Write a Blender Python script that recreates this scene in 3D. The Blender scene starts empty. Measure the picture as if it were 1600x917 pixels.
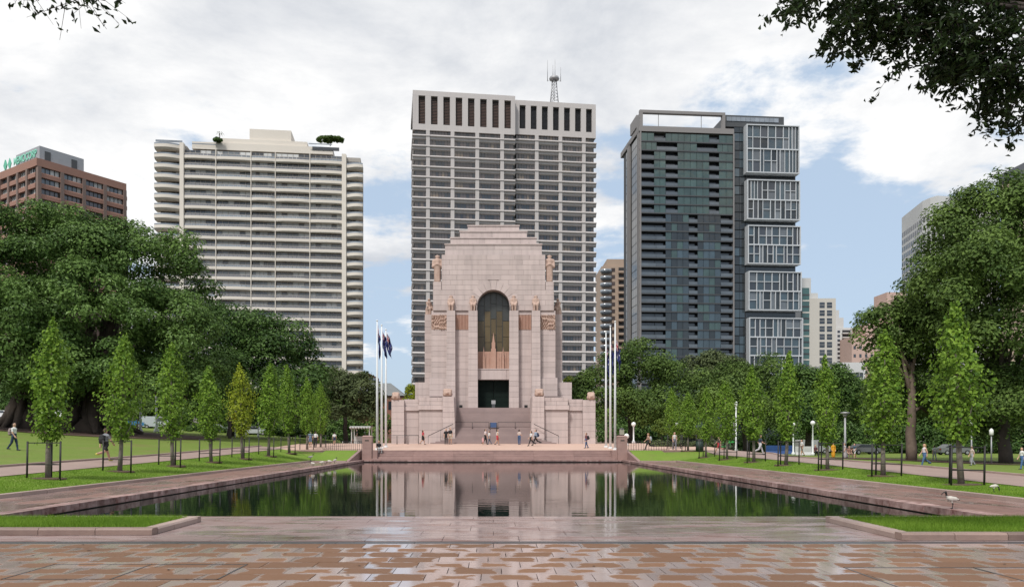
import bpy, math, random
import numpy as np
from mathutils import Vector
RN = random.Random(7)
rng = np.random.default_rng(7)
SC = bpy.context.scene
C = SC.collection
# ------------------------------------------------------------------ camera
E, F, VX, HY = 1.94, 1200.0, 771.0, 688.0      # eye height, focal length and vanishing point in photo pixels (1600 wide)
cd = bpy.data.cameras.new('camera'); cam = bpy.data.objects.new('camera', cd); C.objects.link(cam)
cd.sensor_width = 36; cd.lens = 36 * F / 1600; cd.clip_start = 0.1; cd.clip_end = 9000
cd.shift_x = (800 - VX) / 1600; cd.shift_y = (HY - 458.5) / 1600
cam.location = (0, 0, E); cam.rotation_euler = (math.radians(90), 0, 0)
SC.camera = cam
# ------------------------------------------------------------------ sky, sun, exposure
SKY_OFF = (1.7, 9.2, 0.5)
SUN_EL, SUN_AZ = 52.0, 205.0                    # azimuth clockwise from +Y: behind the camera, a little to its left
w = bpy.data.worlds.new('World'); SC.world = w; w.use_nodes = True
nt = w.node_tree; nt.nodes.clear(); N = nt.nodes.new; L = nt.links.new
def mth(op, a, b=None, c=None, t=None, clamp=False):
    t = t or nt
    n = t.nodes.new('ShaderNodeMath'); n.operation = op; n.use_clamp = clamp
    for i, v in enumerate((a, b, c)):
        if v is None: continue
        if isinstance(v, (int, float)): n.inputs[i].default_value = v
        else: t.links.new(v, n.inputs[i])
    return n.outputs[0]
sky = N('ShaderNodeTexSky'); sky.sky_type = 'NISHITA'; sky.sun_disc = False
sky.sun_elevation = math.radians(SUN_EL); sky.sun_rotation = math.radians(SUN_AZ)
sky.air_density = 1.0; sky.dust_density = 2.2; sky.ozone_density = 1.0
tc = N('ShaderNodeTexCoord'); sp = N('ShaderNodeSeparateXYZ'); L(tc.outputs['Generated'], sp.inputs[0])
zc = mth('MAXIMUM', sp.outputs[2], 0.0)
den = mth('ADD', zc, 0.16)
px_ = mth('DIVIDE', sp.outputs[0], den); py_ = mth('DIVIDE', sp.outputs[1], den)
cb = N('ShaderNodeCombineXYZ'); L(px_, cb.inputs[0]); L(py_, cb.inputs[1]); cb.inputs[2].default_value = 3.3
def noise(scale, detail, rough, off, dist=0.0):
    mp = N('ShaderNodeMapping'); mp.inputs['Location'].default_value = off; L(cb.outputs[0], mp.inputs[0])
    n = N('ShaderNodeTexNoise'); n.inputs['Scale'].default_value = scale; n.inputs['Detail'].default_value = detail
    n.inputs['Roughness'].default_value = rough; n.inputs['Distortion'].default_value = dist
    L(mp.outputs[0], n.inputs[0]); return n.outputs[0]
n1 = noise(1.3, 9, 0.56, SKY_OFF, 0.12)
n2 = noise(3.4, 8, 0.6, (5.0, 1.0, 2.0), 0.12)
n3 = noise(1.7, 8, 0.62, (8.0, 4.0, 1.0), 0.2)
cov = mth('ADD', mth('MULTIPLY', n1, 0.62), mth('MULTIPLY', n2, 0.38))
bias = mth('SUBTRACT', mth('MULTIPLY', mth('MINIMUM', zc, 0.6), 0.50), mth('MULTIPLY', mth('MAXIMUM', mth('MINIMUM', sp.outputs[0], 0.6), -0.4), 0.17))
cov = mth('ADD', cov, bias)
mr = N('ShaderNodeMapRange'); mr.interpolation_type = 'SMOOTHSTEP'; L(cov, mr.inputs[0])
mr.inputs[1].default_value = 0.580; mr.inputs[2].default_value = 0.655
cr = N('ShaderNodeValToRGB'); L(n3, cr.inputs[0])
cr.color_ramp.elements[0].position = 0.33; cr.color_ramp.elements[0].color = (5.3, 5.55, 6.0, 1)
cr.color_ramp.elements[1].position = 0.58; cr.color_ramp.elements[1].color = (8.3, 8.3, 8.3, 1)
hz = N('ShaderNodeMix'); hz.data_type = 'RGBA'                                # thin high veil over the blue
hz.inputs[0].default_value = 0.72; L(sky.outputs[0], hz.inputs[6]); hz.inputs[7].default_value = (4.8, 5.95, 7.4, 1)
mx = N('ShaderNodeMix'); mx.data_type = 'RGBA'; L(mr.outputs[0], mx.inputs[0]); L(hz.outputs[2], mx.inputs[6]); L(cr.outputs[0], mx.inputs[7])
bg = N('ShaderNodeBackground'); bg.inputs[1].default_value = 0.10; L(mx.outputs[2], bg.inputs[0])
wo = N('ShaderNodeOutputWorld'); L(bg.outputs[0], wo.inputs[0])
sl = bpy.data.lights.new('sun', 'SUN'); sl.energy = 2.5; sl.angle = math.radians(9); sl.color = (1, 0.97, 0.92)
so = bpy.data.objects.new('sun', sl); C.objects.link(so)
a_, e_ = math.radians(SUN_AZ), math.radians(SUN_EL)
sd = Vector((math.sin(a_) * math.cos(e_), math.cos(a_) * math.cos(e_), math.sin(e_)))
so.rotation_euler = sd.to_track_quat('Z', 'Y').to_euler(); so.location = sd * 300
SC.view_settings.view_transform = 'Standard'; SC.view_settings.look = 'None'; SC.view_settings.gamma = 1
SC.view_settings.exposure = 0.3; SC.view_settings.use_curve_mapping = False
SC.render.engine = 'CYCLES'
SC.cycles.use_denoising = True; SC.cycles.max_bounces = 6; SC.cycles.diffuse_bounces = 3; SC.cycles.glossy_bounces = 3
SC.cycles.transmission_bounces = 3; SC.cycles.transparent_max_bounces = 6; SC.cycles.sample_clamp_indirect = 4

# ------------------------------------------------------------------ helpers
def setp(o, label=None, cat=None, group=None, kind=None):
    if label: o['label'] = label
    if cat: o['category'] = cat
    if group: o['group'] = group
    if kind: o['kind'] = kind
    return o
def link(o, parent=None):
    C.objects.link(o)
    if parent is not None: o.parent = parent
    return o
def thing(name, label, cat, loc=(0, 0, 0), rz=0.0, group=None, scale=1.0):
    o = bpy.data.objects.new(name, None); o.empty_display_size = 0.3; link(o)
    o.location = loc; o.rotation_euler = (0, 0, rz); o.scale = (scale,) * 3
    return setp(o, label, cat, group)
def copy_tree(o, parent=None):
    c = o.copy(); C.objects.link(c); c.parent = parent
    for ch in list(o.children): copy_tree(ch, c)
    return c
class MB:
    def __init__(s): s.v = []; s.f = []; s.m = []; s.sm = []
    def add(s, vs, fs, m=0, smooth=False):
        b = len(s.v); s.v += [tuple(p) for p in vs]
        for f in fs: s.f.append(tuple(b + i for i in f)); s.m.append(m); s.sm.append(smooth)
        return s
    def box(s, x0, x1, y0, y1, z0, z1, m=0):
        return s.add([(x0, y0, z0), (x1, y0, z0), (x1, y1, z0), (x0, y1, z0), (x0, y0, z1), (x1, y0, z1), (x1, y1, z1), (x0, y1, z1)],
                     [(0, 3, 2, 1), (4, 5, 6, 7), (0, 1, 5, 4), (1, 2, 6, 5), (2, 3, 7, 6), (3, 0, 4, 7)], m)
    def prism(s, poly, z0, z1, m=0):                       # poly in xy, counter-clockwise
        n = len(poly)
        return s.add([(x, y, z0) for x, y in poly] + [(x, y, z1) for x, y in poly],
                     [tuple(range(n - 1, -1, -1)), tuple(range(n, 2 * n))] + [(i, (i + 1) % n, n + (i + 1) % n, n + i) for i in range(n)], m)
    def prism_y(s, poly, y0, y1, m=0):                     # poly in xz
        n = len(poly)
        return s.add([(x, y0, z) for x, z in poly] + [(x, y1, z) for x, z in poly],
                     [tuple(range(n)), tuple(range(2 * n - 1, n - 1, -1))] + [(i, n + i, n + (i + 1) % n, (i + 1) % n) for i in range(n)], m)
    def prism_x(s, poly, x0, x1, m=0):                     # poly in yz
        n = len(poly)
        return s.add([(x0, y, z) for y, z in poly] + [(x1, y, z) for y, z in poly],
                     [tuple(range(n - 1, -1, -1)), tuple(range(n, 2 * n))] + [(i, (i + 1) % n, n + (i + 1) % n, n + i) for i in range(n)], m)
    def path(s, pts, rads, n=8, m=0, cap=True):            # round tube along a polyline
        pts = [Vector(p) for p in pts]; rings = []
        up = Vector((0.13, 0.31, 0.94))
        for i, p in enumerate(pts):
            d = (pts[min(i + 1, len(pts) - 1)] - pts[max(i - 1, 0)]).normalized()
            a = d.cross(up)
            if a.length < 0.05: a = d.cross(Vector((1, 0, 0)))
            a.normalize(); b = d.cross(a)
            rings.append([p + (a * math.cos(t) + b * math.sin(t)) * rads[i] for t in [2 * math.pi * k / n for k in range(n)]])
        vs = [q for r in rings for q in r]; fs = []
        for i in range(len(pts) - 1):
            for k in range(n):
                k2 = (k + 1) % n; fs.append((i * n + k, i * n + k2, (i + 1) * n + k2, (i + 1) * n + k))
        s.add(vs, fs, m, True)
        if cap:
            b = len(s.v) - len(vs); s.f += [tuple(b + k for k in range(n - 1, -1, -1)), tuple(b + len(vs) - n + k for k in range(n))]; s.m += [m, m]; s.sm += [False, False]
        return s
    def lathe(s, prof, cx=0, cy=0, n=14, m=0, smooth=True):
        vs = []; fs = []
        for r, z in prof:
            for k in range(n):
                t = 2 * math.pi * k / n; vs.append((cx + r * math.cos(t), cy + r * math.sin(t), z))
        for i in range(len(prof) - 1):
            for k in range(n):
                k2 = (k + 1) % n; fs.append((i * n + k, i * n + k2, (i + 1) * n + k2, (i + 1) * n + k))
        fs2 = [tuple(range(n - 1, -1, -1)), tuple(range((len(prof) - 1) * n, len(prof) * n))]
        s.add(vs, fs, m, smooth); b = len(s.v) - len(vs)
        for f in fs2: s.f.append(tuple(b + i for i in f)); s.m.append(m); s.sm.append(False)
        return s
    def mesh(s, name, mats):
        me = bpy.data.meshes.new(name); me.from_pydata(s.v, [], s.f)
        for k in (mats if isinstance(mats, (list, tuple)) else [mats]): me.materials.append(k)
        me.polygons.foreach_set('material_index', s.m); me.polygons.foreach_set('use_smooth', s.sm); me.update()
        return me
    def build(s, name, mats, parent=None, loc=(0, 0, 0), rz=0.0):
        o = bpy.data.objects.new(name, s.mesh(name, mats)); link(o, parent); o.location = loc; o.rotation_euler = (0, 0, rz); return o
_uc = {}
def cube_mesh(name, mat):
    k = (name, mat.name)
    if k not in _uc:
        me = MB().box(0, 1, 0, 1, 0, 1).mesh(name, mat)
        uv = me.uv_layers.new(name='uv')
        for l in me.loops: c = me.vertices[l.vertex_index].co; uv.data[l.index].uv = (c.x, c.y)
        _uc[k] = me
    return _uc[k]
def inst(name, mesh, parent, loc, scale=(1, 1, 1), rz=0.0):
    o = bpy.data.objects.new(name, mesh); link(o, parent); o.location = loc; o.scale = scale; o.rotation_euler = (0, 0, rz); return o
def piece(name, parent, x0, x1, y0, y1, z0, z1, mat):
    return inst(name, cube_mesh(name, mat), parent, (x0, y0, z0), (x1 - x0, y1 - y0, z1 - z0))
def np_mesh(name, verts, faces, mats, parent=None, tint=None, smooth=False, midx=None):
    """verts (n,3), faces (m,k) as arrays"""
    me = bpy.data.meshes.new(name); verts = np.asarray(verts, np.float32); faces = np.asarray(faces, np.int32); k = faces.shape[1]
    me.vertices.add(len(verts)); me.vertices.foreach_set('co', verts.ravel())
    me.loops.add(faces.size); me.loops.foreach_set('vertex_index', faces.ravel())
    me.polygons.add(len(faces)); me.polygons.foreach_set('loop_start', np.arange(0, faces.size, k, dtype=np.int32))
    for q in (mats if isinstance(mats, (list, tuple)) else [mats]): me.materials.append(q)
    if midx is not None: me.polygons.foreach_set('material_index', np.asarray(midx, np.int32))
    me.polygons.foreach_set('use_smooth', np.full(len(faces), smooth))
    if tint is not None:
        at = me.attributes.new('tint', 'FLOAT', 'POINT'); at.data.foreach_set('value', np.asarray(tint, np.float32))
    me.update(calc_edges=True)
    o = bpy.data.objects.new(name, me); link(o, parent); return o
class Frame:
    """a building's own axes: local x along its front, y into it; px/py read photo pixels back to metres on one of its planes"""
    def __init__(s, x, y, a):
        s.P = (x, y); s.a = a; s.d = (math.cos(a), math.sin(a)); s.n = (-math.sin(a), math.cos(a))
    @classmethod
    def two(c, px0, D0, px1, D1):
        x0, x1 = (px0 - VX) * D0 / F, (px1 - VX) * D1 / F
        return c(x0, D0, math.atan2(D1 - D0, x1 - x0))
    def at(s, px, py, off=0.0, ax='n'):
        n = s.n if ax == 'n' else s.d; o = s.d if ax == 'n' else s.n
        r = ((px - VX) / F, 1.0)
        t = (off + s.P[0] * n[0] + s.P[1] * n[1]) / (r[0] * n[0] + r[1] * n[1])
        X, Y = r[0] * t - s.P[0], t - s.P[1]
        return X * o[0] + Y * o[1], E - (py - HY) / F * t
    def u(s, px, off=0.0): return s.at(px, HY, off)[0]
    def z(s, px, py, off=0.0): return s.at(px, py, off)[1]
    def root(s, name, label, cat, group=None): return thing(name, label, cat, (s.P[0], s.P[1], 0), s.a, group)
def W(px, D): return (px - VX) * D / F
def Z(py, D): return E - (py - HY) * D / F

# ------------------------------------------------------------------ materials
def mat(name, col, rough=0.7, var=0.0, nscale=0.0, namt=0.0, bump=0.0, metal=0.0, spec=0.5, col2=None, n2=None, bscale=None, coord='Object', streak=0.0, emit=None):
    """Principled paint or stone: colour, per-object variation, blotchy noise towards col2, fine bump"""
    m = bpy.data.materials.new(name); m.use_nodes = True; t = m.node_tree; b = t.nodes['Principled BSDF']
    b.inputs['Roughness'].default_value = rough; b.inputs['Metallic'].default_value = metal; b.inputs['Specular IOR Level'].default_value = spec
    cin = b.inputs['Base Color']; cin.default_value = (*col, 1)
    if namt or bump or streak:
        g = t.nodes.new('ShaderNodeNewGeometry')
        no = t.nodes.new('ShaderNodeTexNoise'); no.inputs['Scale'].default_value = nscale; no.inputs['Detail'].default_value = 7; no.inputs['Roughness'].default_value = 0.62
        t.links.new(g.outputs['Position'], no.inputs[0])
    src = None
    if namt:
        mx = t.nodes.new('ShaderNodeMix'); mx.data_type = 'RGBA'
        c2 = col2 or tuple(c * 0.6 for c in col)
        mx.inputs[6].default_value = (*col, 1); mx.inputs[7].default_value = (*c2, 1)
        r = t.nodes.new('ShaderNodeMapRange'); r.inputs[1].default_value = 0.38; r.inputs[2].default_value = 0.66; r.inputs[4].default_value = namt
        t.links.new(no.outputs[0], r.inputs[0]); t.links.new(r.outputs[0], mx.inputs[0]); src = mx.outputs[2]
    if streak:
        mp = t.nodes.new('ShaderNodeMapping'); mp.inputs['Scale'].default_value = (2.2, 2.2, 0.12); t.links.new(g.outputs['Position'], mp.inputs[0])
        ns = t.nodes.new('ShaderNodeTexNoise'); ns.inputs['Scale'].default_value = 1.0; ns.inputs['Detail'].default_value = 5; t.links.new(mp.outputs[0], ns.inputs[0])
        r = t.nodes.new('ShaderNodeMapRange'); r.inputs[1].default_value = 0.45; r.inputs[2].default_value = 0.75; r.inputs[4].default_value = streak; t.links.new(ns.outputs[0], r.inputs[0])
        mx = t.nodes.new('ShaderNodeMix'); mx.data_type = 'RGBA'; t.links.new(r.outputs[0], mx.inputs[0])
        if src: t.links.new(src, mx.inputs[6])
        else: mx.inputs[6].default_value = (*col, 1)
        mx.inputs[7].default_value = (*[c * 0.45 for c in col], 1); src = mx.outputs[2]
    if var:
        oi = t.nodes.new('ShaderNodeObjectInfo')
        v = mth('ADD', mth('MULTIPLY', oi.outputs['Random'], var, t=t), 1 - var / 2, t=t)
        mu = t.nodes.new('ShaderNodeMix'); mu.data_type = 'RGBA'; mu.blend_type = 'MULTIPLY'; mu.inputs[0].default_value = 1
        if src: t.links.new(src, mu.inputs[6])
        else: mu.inputs[6].default_value = (*col, 1)
        cc = t.nodes.new('ShaderNodeCombineColor'); [t.links.new(v, cc.inputs[i]) for i in range(3)]
        t.links.new(cc.outputs[0], mu.inputs[7]); src = mu.outputs[2]
    if src: t.links.new(src, cin)
    if bump:
        nb = t.nodes.new('ShaderNodeTexNoise'); nb.inputs['Scale'].default_value = bscale or nscale * 6; nb.inputs['Detail'].default_value = 5
        t.links.new(g.outputs['Position'], nb.inputs[0])
        bp = t.nodes.new('ShaderNodeBump'); bp.inputs['Strength'].default_value = bump; bp.inputs['Distance'].default_value = 0.02
        t.links.new(nb.outputs[0], bp.inputs['Height']); t.links.new(bp.outputs[0], b.inputs['Normal'])
    return m
def glass(name, col, rough=0.06, var=0.5, spec=1.0, wob=0.0, ior=1.5):
    """window glass seen from outside: dark interior tint under a glossy pane, uneven from pane to pane"""
    m = mat(name, col, rough, var, spec=spec, nscale=0.35, namt=0.5, col2=tuple(c * 0.45 for c in col))
    b = m.node_tree.nodes['Principled BSDF']; b.inputs['IOR'].default_value = ior
    if wob:
        t = m.node_tree; g = t.nodes.new('ShaderNodeNewGeometry'); nb = t.nodes.new('ShaderNodeTexNoise'); nb.inputs['Scale'].default_value = 0.5
        t.links.new(g.outputs['Position'], nb.inputs[0]); bp = t.nodes.new('ShaderNodeBump'); bp.inputs['Strength'].default_value = wob; bp.inputs['Distance'].default_value = 0.1
        t.links.new(nb.outputs[0], bp.inputs['Height']); t.links.new(bp.outputs[0], b.inputs['Normal'])
    return m
def leafmat(name, c1, c2, trans=0.3, rough=0.45):
    m = bpy.data.materials.new(name); m.use_nodes = True; t = m.node_tree; b = t.nodes['Principled BSDF']
    at = t.nodes.new('ShaderNodeAttribute'); at.attribute_name = 'tint'
    mx = t.nodes.new('ShaderNodeMix'); mx.data_type = 'RGBA'; t.links.new(at.outputs['Fac'], mx.inputs[0])
    mx.inputs[6].default_value = (*c1, 1); mx.inputs[7].default_value = (*c2, 1)
    t.links.new(mx.outputs[2], b.inputs['Base Color']); b.inputs['Roughness'].default_value = rough; b.inputs['Specular IOR Level'].default_value = 0.18
    tr = t.nodes.new('ShaderNodeBsdfTranslucent'); t.links.new(mx.outputs[2], tr.inputs[0])
    ms = t.nodes.new('ShaderNodeMixShader'); ms.inputs[0].default_value = trans
    t.links.new(b.outputs[0], ms.inputs[1]); t.links.new(tr.outputs[0], ms.inputs[2]); t.links.new(ms.outputs[0], t.nodes['Material Output'].inputs[0])
    return m
M = {}
M['granite'] = mat('pink_granite', (0.515, 0.425, 0.405), 0.75, 0.16, 0.5, 0.35, 0.15, col2=(0.42, 0.345, 0.335), bscale=9, streak=0.30)
M['granite_flat'] = mat('pink_granite_wall', (0.44, 0.37, 0.36), 0.75, 0.0, 0.4, 0.4, 0.15, col2=(0.38, 0.30, 0.29), bscale=9, streak=0.22)
M['joint'] = mat('stone_joint', (0.31, 0.25, 0.24), 0.9)
M['granite_stair'] = mat('stair_granite', (0.27, 0.20, 0.19), 0.7, 0.12, 0.5, 0.5, 0.2, col2=(0.20, 0.145, 0.14), bscale=12)
M['terra'] = mat('terracotta_granite', (0.44, 0.275, 0.215), 0.75, 0.06, 2.0, 0.4, 0.2, col2=(0.36, 0.17, 0.12), bscale=12)
M['statue'] = mat('synthetic_stone', (0.48, 0.345, 0.285), 0.8, 0.08, 3.0, 0.5, 0.3, col2=(0.30, 0.18, 0.14), bscale=14)
M['amber'] = glass('amber_glass', (0.105, 0.075, 0.032), 0.3, 0.35, ior=1.35)
M['smoke'] = glass('smoky_glass', (0.055, 0.058, 0.054), 0.3, 0.35, ior=1.35)
M['bronze'] = mat('dark_bronze', (0.035, 0.035, 0.03), 0.5)
M['door_green'] = mat('door_green', (0.005, 0.012, 0.0095), 0.6, 0.1, spec=0.15)
M['black'] = mat('black_metal', (0.012, 0.012, 0.013), 0.5)
M['white_metal'] = mat('white_pole', (0.72, 0.73, 0.74), 0.4)
M['lamp_globe'] = mat('lamp_globe', (0.82, 0.82, 0.80), 0.25)
M['water'] = None
# ------------------------------------------------------------------ the lie of the land
PODIUM_Y, PODIUM_Z = 78.2, 0.96
def pz(y): return PODIUM_Z + 0.57 * min(max((y - PODIUM_Y) / 18.0, 0), 1)
def lerp(v, xs, zs): return float(np.interp(v, xs, zs))
def g(x, y):
    ax = abs(x)
    if x < 0:
        b = lerp(y, [0, 20, 32, 53, 83, 110, 300], [0.15, 0.25, 0.40, 0.68, 1.25, 1.6, 1.8]); o = 0.065 * min(max(ax - 20.8, 0), 60)
    else:
        b = lerp(y, [0, 30, 49, 64, 100, 300], [0.08, 0.11, 0.42, 0.56, 0.75, 0.9]); o = -0.03 * min(max(ax - 20.8, 0), 25)
    t = min(max((ax - 16.7) / 4.1, 0), 1)
    z = 0.07 + (b - 0.07) * t + o
    if ax < 30:
        k = min(max((y - 71.5) / 5.5, 0), 1); k = k * k * (3 - 2 * k)
        f = min(max((30 - ax) / 6, 0), 1)
        z = z + (max(z, 0.94) - z) * k * f
    return z
def hit(px, py):
    """where the ray through a photo pixel meets the ground"""
    lo = None
    for i in range(4000):
        t = 20 + i * 0.05; x = (px - VX) / F * t; z = E - (py - HY) / F * t
        gz = pz(t) if (t > PODIUM_Y and abs(x) < 24) else g(x, t)
        if z <= gz: return x, t, gz
    return x, t, gz

# grass colours: patchy mown turf
def grassmat(name, c1, c2, c3):
    m = mat(name, c1, 0.85, 0, 0.35, 0.8, 0.9, col2=c2, bscale=26, spec=0.15); t = m.node_tree; b = t.nodes['Principled BSDF']
    gg = t.nodes.new('ShaderNodeNewGeometry'); n = t.nodes.new('ShaderNodeTexNoise'); n.inputs['Scale'].default_value = 9; n.inputs['Detail'].default_value = 6; t.links.new(gg.outputs['Position'], n.inputs[0])
    r = t.nodes.new('ShaderNodeMapRange'); r.inputs[1].default_value = 0.42; r.inputs[2].default_value = 0.7; r.inputs[4].default_value = 0.7; t.links.new(n.outputs[0], r.inputs[0])
    old = b.inputs['Base Color'].links[0].from_socket; mx = t.nodes.new('ShaderNodeMix'); mx.data_type = 'RGBA'
    t.links.new(r.outputs[0], mx.inputs[0]); t.links.new(old, mx.inputs[6]); mx.inputs[7].default_value = (*c3, 1); t.links.new(mx.outputs[2], b.inputs['Base Color'])
    return m
M['grass'] = grassmat('mown_grass', (0.145, 0.235, 0.032), (0.195, 0.26, 0.048), (0.098, 0.17, 0.024))
M['blade'] = leafmat('grass_blade', (0.090, 0.185, 0.013), (0.23, 0.36, 0.045), 0.3, 0.55)
M['mulch'] = mat('bark_mulch', (0.085, 0.048, 0.034), 0.95, 0, 1.5, 0.6, 0.8, col2=(0.05, 0.03, 0.022), bscale=20)
M['farground'] = mat('far_ground', (0.07, 0.075, 0.06), 0.9, 0, 0.05, 0.5)
M['path'] = mat('path_paving', (0.33, 0.235, 0.205), 0.55, 0, 0.5, 0.5, 0.3, col2=(0.25, 0.175, 0.155), bscale=18)
M['kerb'] = mat('kerb_stone', (0.36, 0.27, 0.235), 0.6, 0.2, 0.8, 0.5, 0.3, col2=(0.25, 0.18, 0.16), bscale=20)
M['kerb_wet'] = mat('wet_kerb_stone', (0.24, 0.165, 0.14), 0.4, 0.5, 2.5, 0.6, 0.3, col2=(0.17, 0.115, 0.10), bscale=25)
M['podium'] = mat('podium_paving', (0.56, 0.385, 0.31), 0.6, 0.0, 0.35, 0.45, 0.1, col2=(0.47, 0.31, 0.25), bscale=10)
M['step'] = mat('step_stone', (0.31, 0.20, 0.18), 0.55, 0.22, 0.7, 0.5, 0.2, col2=(0.22, 0.135, 0.125), bscale=14, streak=0.25)
M['basin'] = mat('pool_basin', (0.05, 0.03, 0.028), 0.5)
M['drain'] = mat('drain_stone', (0.05, 0.05, 0.055), 0.35, 0.2)

def wetmat(name, dry, sheen, r_dry, r_film, scale, edge, thr, var, soft=0.10, red=None, stretch=(1, 1, 1), bump=0.35):
    """stone paving after rain: damp stone with a thin film of water standing in patches"""
    m = bpy.data.materials.new(name); m.use_nodes = True; t = m.node_tree; b = t.nodes['Principled BSDF']; l = t.links.new
    ge = t.nodes.new('ShaderNodeNewGeometry'); mp = t.nodes.new('ShaderNodeMapping'); mp.inputs['Scale'].default_value = stretch; l(ge.outputs['Position'], mp.inputs[0])
    def nz(s, d=6, off=(0, 0, 0)):
        q = t.nodes.new('ShaderNodeMapping'); q.inputs['Location'].default_value = off; l(mp.outputs[0], q.inputs[0])
        n = t.nodes.new('ShaderNodeTexNoise'); n.inputs['Scale'].default_value = s; n.inputs['Detail'].default_value = d; n.inputs['Roughness'].default_value = 0.6; l(q.outputs[0], n.inputs[0]); return n.outputs[0]
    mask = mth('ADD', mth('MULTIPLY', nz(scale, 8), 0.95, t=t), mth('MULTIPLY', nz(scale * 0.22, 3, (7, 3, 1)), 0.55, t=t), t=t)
    if edge:
        uv = t.nodes.new('ShaderNodeUVMap'); s = t.nodes.new('ShaderNodeSeparateXYZ'); l(uv.outputs[0], s.inputs[0])
        du = mth('ABSOLUTE', mth('SUBTRACT', s.outputs[0], 0.56, t=t), t=t); dv = mth('ABSOLUTE', mth('SUBTRACT', s.outputs[1], 0.45, t=t), t=t)
        mask = mth('ADD', mask, mth('MULTIPLY', mth('SUBTRACT', mth('MAXIMUM', du, mth('MULTIPLY', dv, 0.92, t=t), t=t), 0.33, t=t), edge, t=t), t=t)
        oi = t.nodes.new('ShaderNodeObjectInfo'); mask = mth('ADD', mask, mth('MULTIPLY', mth('SUBTRACT', oi.outputs['Random'], 0.5, t=t), 0.22, t=t), t=t)
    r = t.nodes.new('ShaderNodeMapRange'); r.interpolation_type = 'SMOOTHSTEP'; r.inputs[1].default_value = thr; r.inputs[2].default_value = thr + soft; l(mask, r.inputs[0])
    mx = t.nodes.new('ShaderNodeMix'); mx.data_type = 'RGBA'; mx.inputs[6].default_value = (*dry, 1); mx.inputs[7].default_value = (*sheen, 1); l(r.outputs[0], mx.inputs[0])  # wet patches paler than dry stone: sky reflection put into base colour
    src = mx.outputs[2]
    if red:
        m2 = t.nodes.new('ShaderNodeMix'); m2.data_type = 'RGBA'; l(src, m2.inputs[6]); m2.inputs[7].default_value = (*red, 1)
        q = t.nodes.new('ShaderNodeMapRange'); q.inputs[1].default_value = 0.5; q.inputs[2].default_value = 0.66; q.inputs[4].default_value = 0.75; l(nz(scale * 1.7, 5, (3, 9, 4)), q.inputs[0]); l(q.outputs[0], m2.inputs[0]); src = m2.outputs[2]
    oi = t.nodes.new('ShaderNodeObjectInfo'); v = mth('ADD', mth('MULTIPLY', oi.outputs['Random'], var, t=t), 1 - var / 2, t=t)
    cc = t.nodes.new('ShaderNodeCombineColor'); [l(v, cc.inputs[i]) for i in range(3)]
    mu = t.nodes.new('ShaderNodeMix'); mu.data_type = 'RGBA'; mu.blend_type = 'MULTIPLY'; mu.inputs[0].default_value = 1; l(src, mu.inputs[6]); l(cc.outputs[0], mu.inputs[7]); l(mu.outputs[2], b.inputs['Base Color'])
    rr = t.nodes.new('ShaderNodeMapRange'); rr.inputs[3].default_value = r_dry; rr.inputs[4].default_value = r_film; l(r.outputs[0], rr.inputs[0]); l(rr.outputs[0], b.inputs['Roughness'])
    b.inputs['IOR'].default_value = 1.55
    rs = t.nodes.new('ShaderNodeMapRange'); rs.inputs[3].default_value = 0.22; rs.inputs[4].default_value = 1.0; l(r.outputs[0], rs.inputs[0]); l(rs.outputs[0], b.inputs['Specular IOR Level'])
    bp = t.nodes.new('ShaderNodeBump'); bp.inputs['Distance'].default_value = 0.006
    l(mth('MULTIPLY', mth('SUBTRACT', 1.0, r.outputs[0], t=t), bump, t=t), bp.inputs['Strength']); l(nz(38, 4), bp.inputs['Height']); l(bp.outputs[0], b.inputs['Normal'])
    return m
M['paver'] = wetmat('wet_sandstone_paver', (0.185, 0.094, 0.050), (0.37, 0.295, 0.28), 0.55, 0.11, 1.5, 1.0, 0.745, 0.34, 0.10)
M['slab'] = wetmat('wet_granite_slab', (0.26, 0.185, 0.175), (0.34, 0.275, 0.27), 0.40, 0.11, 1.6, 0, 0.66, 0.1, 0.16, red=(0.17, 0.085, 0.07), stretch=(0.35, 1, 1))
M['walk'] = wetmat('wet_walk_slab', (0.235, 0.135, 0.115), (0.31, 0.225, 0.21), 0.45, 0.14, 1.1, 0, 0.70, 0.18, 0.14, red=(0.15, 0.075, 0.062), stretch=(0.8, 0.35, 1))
M['coping'] = mat('coping_stone', (0.42, 0.285, 0.265), 0.45, 0.6, 3.2, 0.95, 0.2, col2=(0.13, 0.045, 0.04), bscale=20, streak=0.5)

# ------------------------------------------------------------------ ground and lawns
MB().add([(-4000, -600, -0.8), (4000, -600, -0.8), (4000, 6000, -0.8), (-4000, 6000, -0.8)], [(0, 1, 2, 3)]).build('ground', M['farground'])['kind'] = 'structure'
def sheet(name, fx, fy, zf, mt, dz=0.0):
    """a sheet over the terrain; fx(v,y) gives x for the parameter list fx[0], fy the y list"""
    us, fn = fx; vs = []; fs = []; n = len(us)
    for y in fy:
        for q in us: x = fn(q, y); vs.append((x, y, zf(x, y) + dz))
    for j in range(len(fy) - 1):
        for i in range(n - 1): k = j * n + i; fs.append((k, k + 1, k + n + 1, k + n))
    o = MB().add(vs, fs, 0, True).build(name, mt); o['kind'] = 'structure'; return o
ys = [-30, 0, 10, 18] + [20 + i * 1.5 for i in range(38)] + [78 + 3 * i for i in range(8)] + [105, 115, 130, 150, 190, 260]
xs = [0, 1, 2, 3, 4.1, 5, 6, 7.5, 9.3, 11.3, 13.3, 16, 20, 26, 34, 45, 60, 90, 140]
def zl(x, y):
    z = g(x, y)
    if y > PODIUM_Y - 0.3 and abs(x) < 24.5: z = -0.5
    return z
M['park'] = grassmat('park_grass', (0.140, 0.205, 0.036), (0.180, 0.220, 0.055), (0.100, 0.145, 0.032))
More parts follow.
